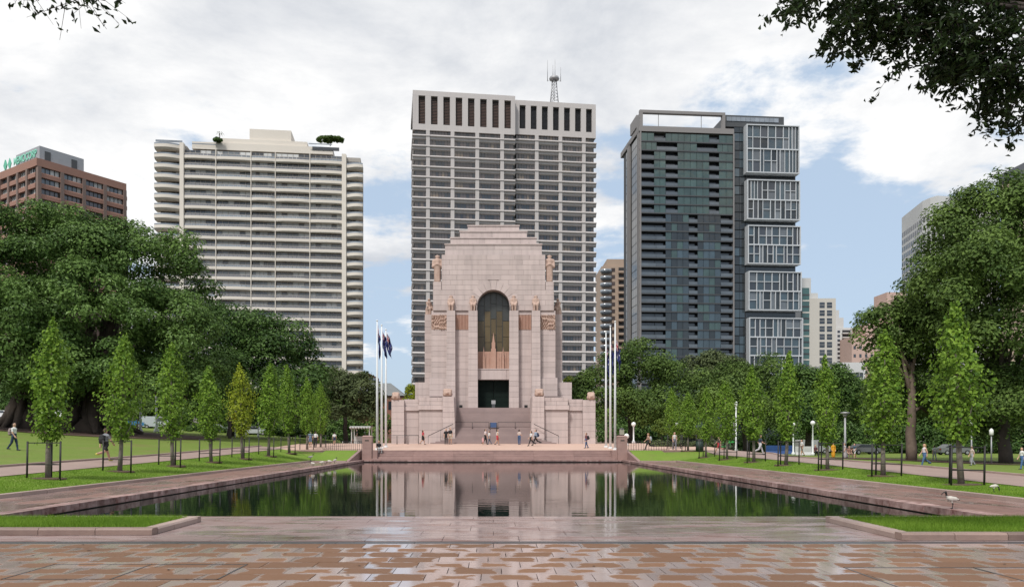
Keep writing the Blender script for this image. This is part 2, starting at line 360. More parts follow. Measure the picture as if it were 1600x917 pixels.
def worn(m, col, sc, lo, amt):
    t = m.node_tree; b = t.nodes['Principled BSDF']; ge = t.nodes.new('ShaderNodeNewGeometry'); n = t.nodes.new('ShaderNodeTexNoise'); n.inputs['Scale'].default_value = sc; n.inputs['Detail'].default_value = 8; n.inputs['Roughness'].default_value = .65; t.links.new(ge.outputs['Position'], n.inputs[0])
    r = t.nodes.new('ShaderNodeMapRange'); r.inputs[1].default_value = lo; r.inputs[2].default_value = lo + .14; r.inputs[4].default_value = amt; t.links.new(n.outputs[0], r.inputs[0])
    mx = t.nodes.new('ShaderNodeMix'); mx.data_type = 'RGBA'; t.links.new(r.outputs[0], mx.inputs[0]); t.links.new(b.inputs['Base Color'].links[0].from_socket, mx.inputs[6]); mx.inputs[7].default_value = (*col, 1); t.links.new(mx.outputs[2], b.inputs['Base Color'])
worn(M['park'], (0.17, 0.135, 0.06), .22, .54, .5); worn(M['grass'], (0.19, 0.19, 0.06), .5, .54, .5)
for s in (-1, 1):
    for xx_, mt_ in ((xs[:5], 'grass'), (xs[4:-2], 'park')):
        sheet('lawn', (xx_ if s > 0 else xx_[::-1], lambda q, y, s=s: s * (16.72 + q)), [q for q in ys if q < 140], zl, M[mt_])
fy = [69.5 + 0.5 * i for i in range(18)]
for s in (-1, 1):                                              # grassed ends either side of the pool's far corners
    sheet('lawn', ([0, 0.8, 1.6, 2.4, 3.22] if s > 0 else [3.22, 2.4, 1.6, 0.8, 0], lambda q, y, s=s: s * (13.5 + q)), fy,
          lambda x, y: -0.03 + 0.97 * (lambda k: k * k * (3 - 2 * k))(min(max((y - 70.4) / 6.5, 0), 1)), M['grass'])
# side paths with their stone kerbs
py_ = [-20, 0, 10, 20] + [26 + 2 * i for i in range(26)] + [77.9]
for s, wd in ((-1, 2.7), (1, 6.6)):
    us = [0, 0.25, 0.5, 0.75, 1]
    pth = sheet('path', (us if s > 0 else us[::-1], lambda q, y, s=s, wd=wd: s * (20.8 + wd * q)), py_, g, M['path'], 0.03)
    m = MB()
    for i in range(len(py_) - 1):
        a, b = py_[i] + 0.01, py_[i + 1] - 0.01
        if a < 18: continue
        x0 = s * (20.8 + wd + 0.01); x1 = s * (20.8 + wd + 0.28); za, zb = g(x0, a), g(x0, b)
        k = MB().add([(x0, a, za - .1), (x1, a, za - .1), (x1, b, zb - .1), (x0, b, zb - .1), (x0, a, za + .13), (x1, a, za + .13), (x1, b, zb + .13), (x0, b, zb + .13)],
                     [(0, 3, 2, 1), (4, 5, 6, 7), (0, 1, 5, 4), (1, 2, 6, 5), (2, 3, 7, 6), (3, 0, 4, 7)] if s > 0 else [(0, 1, 2, 3), (7, 6, 5, 4), (4, 5, 1, 0), (5, 6, 2, 1), (6, 7, 3, 2), (7, 4, 0, 3)])
        k.build('kerb_stone', M['kerb'], pth)
# mulch beds under the big figs
def disc(name, px, D, rx, ry, mt, dz=0.05):
    cx = W(px, D); n = 40; vs = [(cx, D, g(cx, D) + dz)]; fs = []
    for r in (0.33, 0.66, 1.0):
        for k in range(n):
            t = 2 * math.pi * k / n; q = r * (1 + 0.08 * math.sin(3 * t + cx) * (r == 1)); x, y = cx + rx * q * math.cos(t), D + ry * q * math.sin(t); vs.append((x, y, g(x, y) + dz))
    fs = [(0, 1 + k, 1 + (k + 1) % n) for k in range(n)]
    for j in (0, 1):
        for k in range(n): a = 1 + j * n; fs.append((a + k, a + n + k, a + n + (k + 1) % n, a + (k + 1) % n))
    o = MB().add(vs, fs, 0, True).build(name, mt); o['kind'] = 'structure'
disc('mulch_bed_ground', 142, 86, 14, 11, M['mulch']); disc('mulch_bed_ground', 20, 84, 12, 10, M['mulch'])
disc('mulch_bed_ground', 1430, 74, 9, 5, M['mulch']); disc('mulch_bed_ground', 1570, 69, 9, 5, M['mulch'])
# ------------------------------------------------------------------ pool
PW, PN, PF = 12.7, 19.7, 75.4                                    # half width, near edge, far edge
m = bpy.data.materials.new('pool_water'); m.use_nodes = True; t = m.node_tree; b = t.nodes['Principled BSDF']
b.inputs['Base Color'].default_value = (0.006, 0.012, 0.010, 1); b.inputs['Roughness'].default_value = 0.015; b.inputs['IOR'].default_value = 1.33; b.inputs['Specular IOR Level'].default_value = 0.62
ge = t.nodes.new('ShaderNodeNewGeometry'); mp = t.nodes.new('ShaderNodeMapping'); mp.inputs['Scale'].default_value = (0.5, 1.3, 1); t.links.new(ge.outputs['Position'], mp.inputs[0])
n_ = t.nodes.new('ShaderNodeTexNoise'); n_.inputs['Scale'].default_value = 1.5; n_.inputs['Detail'].default_value = 4; t.links.new(mp.outputs[0], n_.inputs[0])
bp = t.nodes.new('ShaderNodeBump'); bp.inputs['Strength'].default_value = 0.13; bp.inputs['Distance'].default_value = 0.03; t.links.new(n_.outputs[0], bp.inputs['Height']); t.links.new(bp.outputs[0], b.inputs['Normal'])
M['water'] = m
MB().add([(-PW - .05, PN - .3, -0.19), (PW + .05, PN - .3, -0.19), (PW + .05, PF + .3, -0.19), (-PW - .05, PF + .3, -0.19)], [(0, 1, 2, 3)]).build('pool_water', M['water'])['kind'] = 'structure'
# side walks: slabs one by one where they can be told apart, one sheet of stone beyond
for s in (-1, 1):
    x0 = PW + 0.47
    bed = MB().box(min(s * x0, s * 16.58), max(s * x0, s * 16.58), 12.0, 77, -0.5, -0.055).build('pool_walk_pavement', M['joint']); bed['kind'] = 'structure'
    y = 12.0; r_ = 0
    while y < 77:
        dy = 1.28; y1 = min(y + dy, 77); xx = x0; k = 0
        wds = [0.62, 0.85, 0.62, 0.85, 0.47] if r_ % 2 else [0.85, 0.62, 0.85, 0.62, 0.47]
        if y < 44:
            for wd in wds:
                a, c = s * (xx + 0.008), s * (xx + wd - 0.008)
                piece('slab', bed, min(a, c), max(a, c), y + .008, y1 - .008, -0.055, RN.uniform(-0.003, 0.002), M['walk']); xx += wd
        y += dy; r_ += 1
    q = MB()
    y = 12 + 25 * 1.28; r_ = 25
    while y < 77:
        y1 = min(y + 1.28, 77); xx = x0
        for wd in ([0.62, 0.85, 0.62, 0.85, 0.47] if r_ % 2 else [0.85, 0.62, 0.85, 0.62, 0.47]):
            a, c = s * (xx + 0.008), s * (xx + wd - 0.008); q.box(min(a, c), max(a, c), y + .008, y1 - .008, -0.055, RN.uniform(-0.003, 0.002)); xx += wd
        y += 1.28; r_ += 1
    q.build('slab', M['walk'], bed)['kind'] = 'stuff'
    # coping along the water and outer kerb
    cop = setp(MB().box(min(s * PW, s * (PW + .46)), max(s * PW, s * (PW + .46)), PN, PF, -0.6, -0.16).build('pool_edge_kerb', M['basin']), kind='structure')
    y = PN
    while y < PF - 0.2:
        dy = RN.choice([0.9, 1.05, 1.2]); y1 = min(y + dy, PF)
        a, c = s * (PW - 0.06), s * (PW + 0.46); piece('coping_stone', cop, min(a, c), max(a, c), y + .008, y1 - .008, -0.16, 0.035 + RN.uniform(-.004, .004), M['coping']); y = y1
    ok = setp(MB().box(min(s * 16.59, s * 16.80), max(s * 16.59, s * 16.80), 12, 70.0, -0.5, 0.0).build('lawn_kerb', M['joint']), kind='structure')
    y = 12
    while y < 70:
        y1 = min(y + 1.5, 70); a, c = s * 16.55, s * 16.86
        piece('kerb_stone', ok, min(a, c), max(a, c), y + .008, y1 - .008, 0.001, 0.125, M['kerb']); y = y1
    k2 = setp(MB().box(min(s * 13.3, s * 16.5), max(s * 13.3, s * 16.5), 69.3, 69.5, -0.5, 0.0).build('lawn_kerb', M['joint']), kind='structure')
    for i in range(2):
        a, c = s * (13.3 + i * 1.6), s * (13.3 + i * 1.6 + 1.58); piece('kerb_stone', k2, min(a, c), max(a, c), 69.25, 69.55, 0.001, 0.12, M['kerb'])
# near strip of wide slabs, drain line, then the forecourt pavers
ns = setp(MB().box(-30, 30, 14.86, PN + 0.02, -0.6, -0.06).build('forecourt_pavement', M['joint']), kind='structure')
y = 14.86; r_ = 0
for d in (0.9, 0.78, 0.9, 0.78, 0.78, 0.68):
    x = -14.4 - (r_ % 3) * 0.5
    while x < 14.4:
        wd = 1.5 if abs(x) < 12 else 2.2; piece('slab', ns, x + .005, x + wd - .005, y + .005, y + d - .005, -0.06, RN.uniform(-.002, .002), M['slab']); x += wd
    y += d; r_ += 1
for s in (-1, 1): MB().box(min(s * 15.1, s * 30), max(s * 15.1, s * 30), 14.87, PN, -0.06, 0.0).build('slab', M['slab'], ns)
for i in range(20): piece('drain_grate', ns, -15 + i * 1.5, -13.51 + i * 1.5, 14.5, 14.853, -0.07, -0.012, M['drain'])
pv = setp(MB().box(-30, 30, -8, 14.49, -0.6, -0.06).build('plaza_pavement', M['joint']), kind='structure')
PVW, PVD = 0.80, 0.545
tiles = []
y = 14.47; r_ = 0
while y > 2.0:
    x = -16 - ((r_ * 0.37) % 1) * PVW
    while x < 16:
        if abs(x + .4) < 0.72 * y + 1.5: tiles.append((x, y - PVD, r_))
        x += PVW
    y -= PVD; r_ += 1
vis = [q for q in tiles if abs((q[0] + .4)) < 0.70 * q[1] + .6 and q[1] > 9.3]
vis.sort(key=lambda q: q[1] + 0.02 * abs(q[0])); top = set(vis[:298])
uq = MB(); uvs = []
for q in tiles:
    x, y0, _ = q; zt = RN.uniform(-0.0025, 0.0015)
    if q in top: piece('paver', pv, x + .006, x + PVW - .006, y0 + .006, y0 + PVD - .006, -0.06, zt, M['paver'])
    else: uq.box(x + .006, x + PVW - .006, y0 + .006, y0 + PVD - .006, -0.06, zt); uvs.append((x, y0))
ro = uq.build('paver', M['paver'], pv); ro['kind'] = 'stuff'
uv = ro.data.uv_layers.new(name='uv')
for l in ro.data.loops:
    k = l.vertex_index // 8; c = ro.data.vertices[l.vertex_index].co; uv.data[l.index].uv = ((c.x - uvs[k][0]) / PVW, (c.y - uvs[k][1]) / PVD)
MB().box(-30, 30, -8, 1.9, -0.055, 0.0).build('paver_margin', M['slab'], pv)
# service cover frames let into the pavers
for (xa, xb, ya, yb) in ((-6.9, -3.85, 10.75, 12.05), (5.35, 9.3, 9.6, 11.75)):
    fr = MB()
    for (a, c, d, e) in ((xa, xb, ya, ya + .025), (xa, xb, yb - .025, yb), (xa, xa + .025, ya, yb), (xb - .025, xb, ya, yb), ((xa + xb) / 2, (xa + xb) / 2 + .025, ya, yb)): fr.box(a, c, d, e, -0.05, 0.0045)
    fr.build('cover_frame', M['drain'], pv)
# ------------------------------------------------------------------ raised grass beds either side of the forecourt
def blades(name, fn, n, hmin, hmax, wd, parent=None, seed=1):
    r = np.random.default_rng(seed); P = fn(r, n); n = len(P); h = r.uniform(hmin, hmax, n); a = r.uniform(0, 6.283, n); ln = r.normal(0, 0.35, (n, 2)) * h[:, None]
    dx, dy = np.cos(a) * wd / 2, np.sin(a) * wd / 2
    V = np.empty((n, 3, 3)); V[:, 0] = P - np.stack([dx, dy, h * 0], 1); V[:, 1] = P + np.stack([dx, dy, h * 0], 1); V[:, 2] = P + np.stack([ln[:, 0], ln[:, 1], h], 1)
    o = np_mesh(name, V.reshape(-1, 3), np.arange(n * 3).reshape(-1, 3), M['blade'], parent, np.repeat(np.clip(r.normal(0.5, 0.25, n) + 0.25 * np.sin(P[:, 0] * 1.3) * np.cos(P[:, 1] * 1.7), 0, 1), 3))
    o['kind'] = 'stuff'; return o
for (s, xi, yf, yb) in ((-1, 7.0, 15.75, 18.4), (1, 7.95, 14.95, 18.4)):
    xo = 15.2; a, c = min(s * xi, s * xo), max(s * xi, s * xo)
    lb = setp(MB().box(a + .25, c - .25, yf + .25, yb - .2, 0.005, 0.10).build('grass_bed_ground', M['grass']), kind='structure')
    n = 7 if s < 0 else 7; stp = (xo - xi) / n
    for i in range(n):                                          # front row of kerb stones with a chamfered lip, then the inner end and the back
        x0, x1 = s * (xi + i * stp), s * (xi + (i + 1) * stp); x0, x1 = min(x0, x1) + .006, max(x0, x1) - .006
        MB().prism_x([(yf, 0.004), (yf + .27, 0.004), (yf + .27, 0.14), (yf + .035, 0.14), (yf, 0.105)], x0, x1).build('kerb_stone', M['kerb_wet'], lb)
        piece('kerb_stone', lb, x0, x1, yb - .21, yb, 0.004, 0.135, M['kerb'])
    yy = [yf + .28, yf + 1.1, yf + 1.85, yb - .22]
    for i in range(3):
        xa = s * xi; pr = [(xa, 0.004), (xa + s * .27, 0.004), (xa + s * .27, 0.138), (xa + s * .035, 0.138), (xa, 0.10)]
        MB().prism_y(pr if s > 0 else pr[::-1], yy[i] + .006, yy[i + 1] - .006).build('kerb_stone', M['kerb'], lb)
    blades('grass', lambda r, n, a=a, c=c, yf=yf, yb=yb: np.stack([r.uniform(a + .24, c - .24, n), r.uniform(yf + .26, yb - .2, n), np.full(n, 0.098)], 1), 60000, 0.045, 0.125, 0.011, seed=3 + s)
gv = np.vectorize(g)
for s in (-1, 1):                                               # the mown strips along the pool
    def strip(r, n, s=s):
        y = 22 + 48 * r.random(n) ** 1.6; x = s * r.uniform(16.86, 20.75, n); return np.stack([x, y, gv(x, y) - 0.004], 1)
    blades('grass', strip, 70000, 0.03, 0.075, 0.018, seed=11 + s)
# ------------------------------------------------------------------ podium, its steps, and the paved court before the memorial
vs = []; fs = []; yy = [PODIUM_Y + 0.02, 84, 90, PODIUM_Y + 18, 102, 130]
for y in yy: vs += [(-24.4, y, pz(y)), (24.4, y, pz(y))]
fs = [(2 * i, 2 * i + 1, 2 * i + 3, 2 * i + 2) for i in range(len(yy) - 1)]
setp(MB().add(vs, fs).build('podium_pavement', M['podium']), kind='structure')
st = setp(MB().box(-24.4, 24.4, PODIUM_Y - .28, PODIUM_Y, -0.6, PODIUM_Z - 0.02).build('podium_ground', M['step']), kind='structure')
SX = 12.05
for i in range(6):
    y0 = PF + 0.45 + i * 0.39; z1 = 0.16 * (i + 1); z0 = z1 - 0.155
    for k in range(6):
        a = -SX + k * 2 * SX / 6; MB().prism_x([(y0, z0), (PODIUM_Y - .285, z0), (PODIUM_Y - .285, z1), (y0 + .02, z1), (y0, z1 - .02)], a + .006, a + 2 * SX / 6 - .006).build('step', M['step'], st)
fc = setp(MB().box(-PW - .5, PW + .5, PF, PF + .45, -0.6, -0.1).build('pool_edge_kerb', M['basin']), kind='structure')
for k in range(22):
    a = -PW - .45 + k * 1.18; piece('coping_stone', fc, a + .006, a + 1.174, PF - .06, PF + .45, -0.10, 0.0, M['coping'])

for s in (-1, 1):                                               # low walls that hold the grassed ends up beside the pillars
    a, c = sorted((s * 13.22, s * 13.495)); MB().prism_x([(69.6, -.3), (78.15, -.3), (78.15, 1.0), (77.0, 1.0), (70.2, .06), (69.6, .06)], a, c).build('wall', M['step'], st)
# ------------------------------------------------------------------ one-skin bodies: smooth union of tapered capsules, meshed by surface nets
def body_mesh(name, caps, mats, h=0.03, k=0.03):
    """caps: (p0, p1, r0, r1, material index)"""
    P0 = np.array([c[0] for c in caps], float); P1 = np.array([c[1] for c in caps], float)
    r0 = np.array([c[2] for c in caps], float); r1 = np.array([c[3] for c in caps], float); mi = np.array([c[4] for c in caps])
    rm = np.maximum(r0, r1)[:, None]
    lo = np.minimum(P0 - rm, P1 - rm).min(0) - 2.5 * h; hi = np.maximum(P0 + rm, P1 + rm).max(0) + 2.5 * h
    n = np.ceil((hi - lo) / h).astype(int) + 1
    G = np.stack(np.meshgrid(*[lo[i] + h * np.arange(n[i]) for i in range(3)], indexing='ij'), -1).reshape(-1, 3)
    def dist(Q):
        D = np.empty((len(caps), len(Q)))
        for i in range(len(caps)):
            ba = P1[i] - P0[i]; q = Q - P0[i]; t = np.clip(q @ ba / max(ba @ ba, 1e-9), 0, 1)
            D[i] = np.linalg.norm(q - t[:, None] * ba, axis=1) - (r0[i] + (r1[i] - r0[i]) * t)
        return D
    D = dist(G); mn = D.min(0); d = (mn - k * np.log(np.exp(-(D - mn) / k).sum(0))).reshape(n)
    ins = d < 0; cn = n - 1; S = np.zeros((*cn, 3)); cnt = np.zeros(cn); sl = [slice(None, -1), slice(1, None)]
    I = np.stack(np.meshgrid(*[np.arange(q) for q in cn], indexing='ij'), -1).astype(float)
    for ax in range(3):
        o1, o2 = [q for q in range(3) if q != ax]
        for a in (0, 1):
            for b_ in (0, 1):
                s0 = [None] * 3; s1 = [None] * 3; s0[ax] = sl[0]; s1[ax] = sl[1]; s0[o1] = s1[o1] = sl[a]; s0[o2] = s1[o2] = sl[b_]
                A, B = d[tuple(s0)], d[tuple(s1)]; x = (A < 0) != (B < 0); t = np.where(x, A / np.where(x, A - B, 1), 0)
                p = I.copy(); p[..., ax] += t; p[..., o1] += a; p[..., o2] += b_; S += p * x[..., None]; cnt += x
    act = cnt > 0; idm = -np.ones(cn, int); idm[act] = np.arange(act.sum()); V = S[act] / cnt[act][:, None] * h + lo
    faces = []
    for ax in range(3):
        o1, o2 = (ax + 1) % 3, (ax + 2) % 3
        s0 = [slice(1, -1)] * 3; s1 = [slice(1, -1)] * 3; s0[ax] = slice(None, -1); s1[ax] = slice(1, None)
        A, B = ins[tuple(s0)], ins[tuple(s1)]; w_ = np.argwhere(A != B); fl = A[tuple(w_.T)]
        base = w_.copy(); base[:, o1] += 1; base[:, o2] += 1
        q = []
        for (da, db) in ((-1, -1), (0, -1), (0, 0), (-1, 0)):
            c = base.copy(); c[:, o1] += da; c[:, o2] += db; q.append(idm[tuple(c.T)])
        q = np.stack(q, 1); q[~fl] = q[~fl][:, ::-1]; faces.append(q)
    Fc = np.concatenate(faces); cen = V[Fc].mean(1); mid = mi[dist(cen).argmin(0)]
    me = bpy.data.meshes.new(name); me.from_pydata(V.tolist(), [], Fc.tolist())
    for q in mats: me.materials.append(q)
    me.polygons.foreach_set('material_index', mid.astype(np.int32)); me.polygons.foreach_set('use_smooth', np.ones(len(Fc), bool)); me.update()
    return me
# ------------------------------------------------------------------ the memorial
MY = 104.5
fm = Frame(0.0, MY, 0.0)
mem = thing('memorial', 'stepped pink granite war memorial with tall arched amber window above a wide stair', 'memorial', (0, MY, 0))
ST = []                                                        # every facing stone, sorted by size before they become objects
GAP = 0.022
def X(px, off): return fm.u(px, off)
def H(py, off): return E - (py - HY) / F * (MY + off)
def core(name, x0, x1, y0, y1, z0, z1, mt=None, parent=None): return MB().box(x0, x1, y0, y1, z0, z1).build(name, mt or M['joint'], parent or mem)
def ashlar(x0, x1, z0, z1, yf, ch=0.74, bw=2.1, t=0.12, cut=None, mt='granite'):
    """courses of facing stones standing t proud of the wall behind (front at yf)"""
    n = max(1, round((z1 - z0) / ch)); c = (z1 - z0) / n; wd = x1 - x0
    for j in range(n):
        k = max(1, round(wd / bw)); step = wd / k; xs_ = [x0 + i * step + (step * (0.5 if j % 2 else 0) if k > 1 else 0) for i in range(k + (1 if (j % 2 == 0 or k == 1) else 0))]
        xs_ = sorted(set([x0] + [q + (RN.uniform(-.2, .2) if x0 < q < x1 - .01 else 0) for q in xs_ if q < x1 - 0.3] + [x1]))
        for a, b_ in zip(xs_[:-1], xs_[1:]):
            za, zb = z0 + j * c, z0 + (j + 1) * c
            segs = [(a, b_)]
            if cut:
                cx, cz, r = cut; dz = max(za - cz, 0); hw = math.sqrt(max(r * r - dz * dz, 0)) if za < cz + r else 0
                if hw > 0:
                    segs = []
                    if a < cx - hw: segs.append((a, min(b_, cx - hw)))
                    if b_ > cx + hw: segs.append((max(a, cx + hw), b_))
            for (p, q) in segs:
                if q - p > 0.12: ST.append((p + GAP / 2, q - GAP / 2, yf, yf + t, za + GAP / 2, zb - GAP / 2, mt))
# -- main body cores (the stones stand in front of them)
zt = H(637, 0) - 0.02                                           # door threshold
body_hw = -X(674, 1.0)
core('wall_core', -body_hw, -4.25, 1.14, 17.5, 2.0, H(485, 1.0)); core('wall_core', 4.25, body_hw, 1.14, 17.5, 2.0, H(485, 1.0))
core('wall_core', -4.24, 4.24, 3.2, 17.5, 2.0, H(485, 1.0))
sh = -X(676.5, .8); zs = H(485, .8); zsh = H(453, .8)
AR = 25.2 * (MY + 2.0) / F; azc = H(480.5, 2.0)                # arch radius and springing height
top2 = H(398, .8); hw2 = -X(690, .8)
arw = MB(); nseg = 28                                          # wall over the arch, in thin vertical strips that follow its curve
for i in range(nseg):
    a, b_ = -AR + 2 * AR * i / nseg, -AR + 2 * AR * (i + 1) / nseg
    za, zb = azc + math.sqrt(max(AR * AR - a * a, 0)), azc + math.sqrt(max(AR * AR - b_ * b_, 0))
    arw.add([(a, .92, za), (b_, .92, zb), (b_, .92, top2 - .01), (a, .92, top2 - .01), (a, 2.9, za), (b_, 2.9, zb)], [(0, 1, 2, 3), (0, 4, 5, 1)])
arw.build('arch_wall', M['granite_flat'], mem)
core('wall_core', -sh, -AR, .92, 17.5, zs, zsh); core('wall_core', AR, sh, .92, 17.5, zs, zsh)
core('wall_core', -hw2, -AR - .001, .92, 17.2, zsh, top2); core('wall_core', AR + .001, hw2, .92, 17.2, zsh, top2); core('wall_core', -AR, AR, 3.0, 17.2, zs + .2, top2 - .02)
ashlar(-sh, sh, zs, zsh, .8, cut=(0, azc, AR + .75)); ashlar(-hw2, hw2, zsh, top2, .8, cut=(0, azc, AR + .75))
# voussoirs round the arch
for i in range(11):
    a0, a1 = math.pi * i / 11 + .006, math.pi * (i + 1) / 11 - .006; r0, r1 = AR + .01, AR + 1.3
    pl = [(r0 * math.cos(a0), azc + r0 * math.sin(a0)), (r1 * math.cos(a0), azc + r1 * math.sin(a0)), (r1 * math.cos((a0 + a1) / 2), azc + r1 * math.sin((a0 + a1) / 2)), (r1 * math.cos(a1), azc + r1 * math.sin(a1)), (r0 * math.cos(a1), azc + r0 * math.sin(a1)), (r0 * math.cos((a0 + a1) / 2), azc + r0 * math.sin((a0 + a1) / 2))]
    MB().prism_y(pl, .785, 1.05).build("voussoir", M["granite"], mem)
# stepped top
tiers = [(696, 847.5, 381, 398, 1.6), (706.5, 841, 371, 381, 2.6), (719, 824, 361, 371, 3.6), (731.5, 812, 352, 361, 4.6)]
zprev = top2
for i, (a, b_, p, q, off) in enumerate(tiers):
    z1 = H(p, off); hw = (X(b_, off) - X(a, off)) / 2
    core('roof_tier', -hw, hw, off + .12, 17 - off + .8, zprev - .01, z1 - .01, M['granite_flat'])
    ashlar(-hw, hw, zprev + .10, z1, off, ch=(z1 - zprev) if i else 0.8, bw=2.6, t=.119)
    MB().box(-hw - .07, hw + .07, off - .10, off + .3, z1 - .16, z1 + .012).build('tier_shadow_lip', M['granite'], mem)  # proud lip added to cast a dark shadow line under each tier top
    zprev = z1
# shoulder pedestals with the standing figures
for s in (-1, 1):
    xa, xb = s * hw2 + s * .02, s * sh
    core('pedestal', min(xa, xb), max(xa, xb), .95, 3.2, zsh, H(440, .8) + .0, M['granite_flat'])
    ashlar(min(xa, xb) + .05, max(xa, xb) - .03, zsh, H(440, .8), .82, ch=.6, bw=2)
# lower side walls and the recessed panels between the piers
pier = []
for s in (-1, 1):
    xo0, xo1 = X(698, 0), X(711, 0); xi0, xi1 = X(732, 0), X(746, 0)
    pier += [(s * xo0, s * xo1), (s * xi0, s * xi1)]
    w0, w1 = sorted((s * body_hw, s * -xo0)); zr0, zr1 = H(515, 1.0), H(492, 1.0)
    ashlar(w0, w1, zt + 1.2, zr0, 1.0, bw=1.9); ashlar(w0, w1, zr1, zs, 1.0, ch=.7, bw=2.2)
    o0, o1 = sorted((s * (body_hw + .25), s * -xo0)); core('plinth', o0, o1, .86, 1.6, 5.0, H(590, .9), M['granite_flat']); ashlar(o0, o1, H(619, .75), H(591, .75), .745, ch=.8, bw=2.4, t=.11)
    p0, p1 = sorted((s * -xo1, s * -xi0)); ashlar(p0, p1, zt + .05, zr0 - .02, 1.03, ch=.9, bw=3.0, t=.10); ashlar(p0, p1, zr1 + .02, zs, 1.03, ch=.7, bw=3, t=.10)
    # relief panels: carved figures outside, fluting inside
    nx, nz = 30, 22; vs = []; fs = []
    for j in range(nz + 1):
        for i in range(nx + 1):
            u_, v_ = i / nx, j / nz; x = w0 + (w1 - w0) * u_; z = zr0 + (zr1 - zr0) * v_
            d_ = 0.13 * math.sin(u_ * 23 + 2.6 * math.sin(v_ * 7 + s) + s) * math.sin(v_ * 11 + 3 * math.sin(u_ * 9)) + 0.10 * math.sin(u_ * 41 + v_ * 13)
            ed = min(u_, 1 - u_, v_, 1 - v_) < .02
            vs.append((x, 1.0 - (0 if ed else .10 + d_), z))
    for j in range(nz):
        for i in range(nx): k = j * (nx + 1) + i; fs.append((k, k + 1, k + nx + 2, k + nx + 1))
    MB().add(vs, fs).build('relief_panel', M['statue'], mem)
    fl = MB(); nf = 9; fw = (p1 - p0) / nf
    for i in range(nf):
        cx = p0 + (i + .5) * fw; fl.add([(cx + fw * .46 * math.cos(t_), 1.12 - .16 * math.sin(t_), z) for z in (zr0, zr1) for t_ in [math.pi * q / 6 for q in range(7)]], [(q, q + 7, q + 8, q + 1) for q in range(6)], 0, True)
    fl.box(p0, p1, 1.121, 1.139, zr0, zr1); fl.build('fluted_panel', M['terra'], mem)
    # outer pilasters on the flanks, seen edge-on, with their seated figure
    fx0, fx1 = sorted((s * -X(663.5, 3.5), s * (body_hw - .3))); core('flank_pier', fx0, fx1, 3.63, 6.2, 2.0, H(491, 3.5), M['granite_flat'])
    ashlar(fx0, fx1 + (0 if s > 0 else 0), 8.0, H(491, 3.5), 3.5, ch=.9, bw=3, t=.125)
    b0, b1 = sorted((s * -X(648.5, 2.5), s * (body_hw - .5))); core('flank_block', b0, b1, 2.63, 9, 2.0, H(597, 2.5), M['granite_flat'])
    ashlar(b0, b1, 6.5, H(597, 2.5), 2.5, ch=.85, bw=2.6, t=.125)
for a, b_ in pier:
    a, b_ = min(a, b_), max(a, b_); a, b_ = (a, b_)
    core('pier_core', a + .02, b_ - .02, .12, 1.3, zt - .3, H(485, 0) - .02)
    z = zt; n = 18; c = (H(485, 0) - zt) / n
    for j in range(n):
        e = 0.05 * (1 - j / n); ST.append((a - e, b_ + e, 0 - e, .121, zt + j * c + .011, zt + (j + 1) * c - .011, 'granite'))
        ST.append((a - e, a + .019, .122, 1.0, zt + j * c + .011, zt + (j + 1) * c - .011, 'granite')); ST.append((b_ - .019, b_ + e, .122, 1.0, zt + j * c + .011, zt + (j + 1) * c - .011, 'granite'))
# -- arched window: panes between bronze bars, the carved screen with three spires, lintel, doors
wy = 2.35; zsill = H(577, 2.0); zscr = H(549.5, 2.0)
colx = [-AR, -AR * .52, 0 - AR * .06, AR * .06, AR * .52, AR]
colx = [-AR, -AR * .56, -AR * .17, AR * .17, AR * .56, AR]
for i in range(5):
    a, b_ = colx[i] + .04, colx[i + 1] - .04
    off = 0.0 if i in (0, 4) else (-.75 if i in (1, 3) else .3); zb = zscr
    levels = [zscr] + [q + off for q in (zscr + 2.1, zscr + 4.3, zscr + 6.4) if q + off < azc + 1.4] + [99]
    for z0, z1 in zip(levels[:-1], levels[1:]):
        pts = []
        for x in np.linspace(a, b_, 6):
            pts.append((x, min(z1 - .03, azc + math.sqrt(max(AR * AR - x * x, 0)) - .03)))
        if min(p[1] for p in pts) <= z0 + .05: pts = [(x, max(z, z0 + .06)) for x, z in pts]
        pl = [(a, z0 + .03), (b_, z0 + .03)] + pts[::-1]
        MB().prism_y(pl, wy, wy + .05).build('pane', M['amber'] if z0 < zscr + 4.0 else M['smoke'], mem)
mb = MB()
for x in colx[1:-1]: mb.box(x - .045, x + .045, wy - .06, wy + .04, zscr, azc + math.sqrt(AR * AR - x * x))
mb.box(-AR, AR, wy + .06, wy + .12, zsill, azc + AR - .02)
for i in range(24):                                             # bronze rim of the arch
    t0, t1 = math.pi * i / 24, math.pi * (i + 1) / 24; r0, r1 = AR - .10, AR - .005
    mb.prism_y([(r0 * math.cos(t0), azc + r0 * math.sin(t0)), (r1 * math.cos(t0), azc + r1 * math.sin(t0)), (r1 * math.cos(t1), azc + r1 * math.sin(t1)), (r0 * math.cos(t1), azc + r0 * math.sin(t1))], wy - .08, wy + .03)
mb.build('window_frame', M['bronze'], mem)
for s in (-1, 1):                                               # reveals of the window and door recess
    x0, x1 = sorted((s * AR, s * (AR + .10))); core('reveal', x0, x1, .30, 3.1, zt, azc, M['granite_flat'])
scr = MB().box(-AR + .01, AR - .01, 1.75, 1.95, zsill + .02, zscr)
for i in range(13): x = -AR + .15 + i * (2 * AR - .3) / 12; scr.box(x - .07, x + .07, 1.66, 1.76, zsill + .02, zscr - .15)
scr.build('carved_screen', M['terra'], mem)
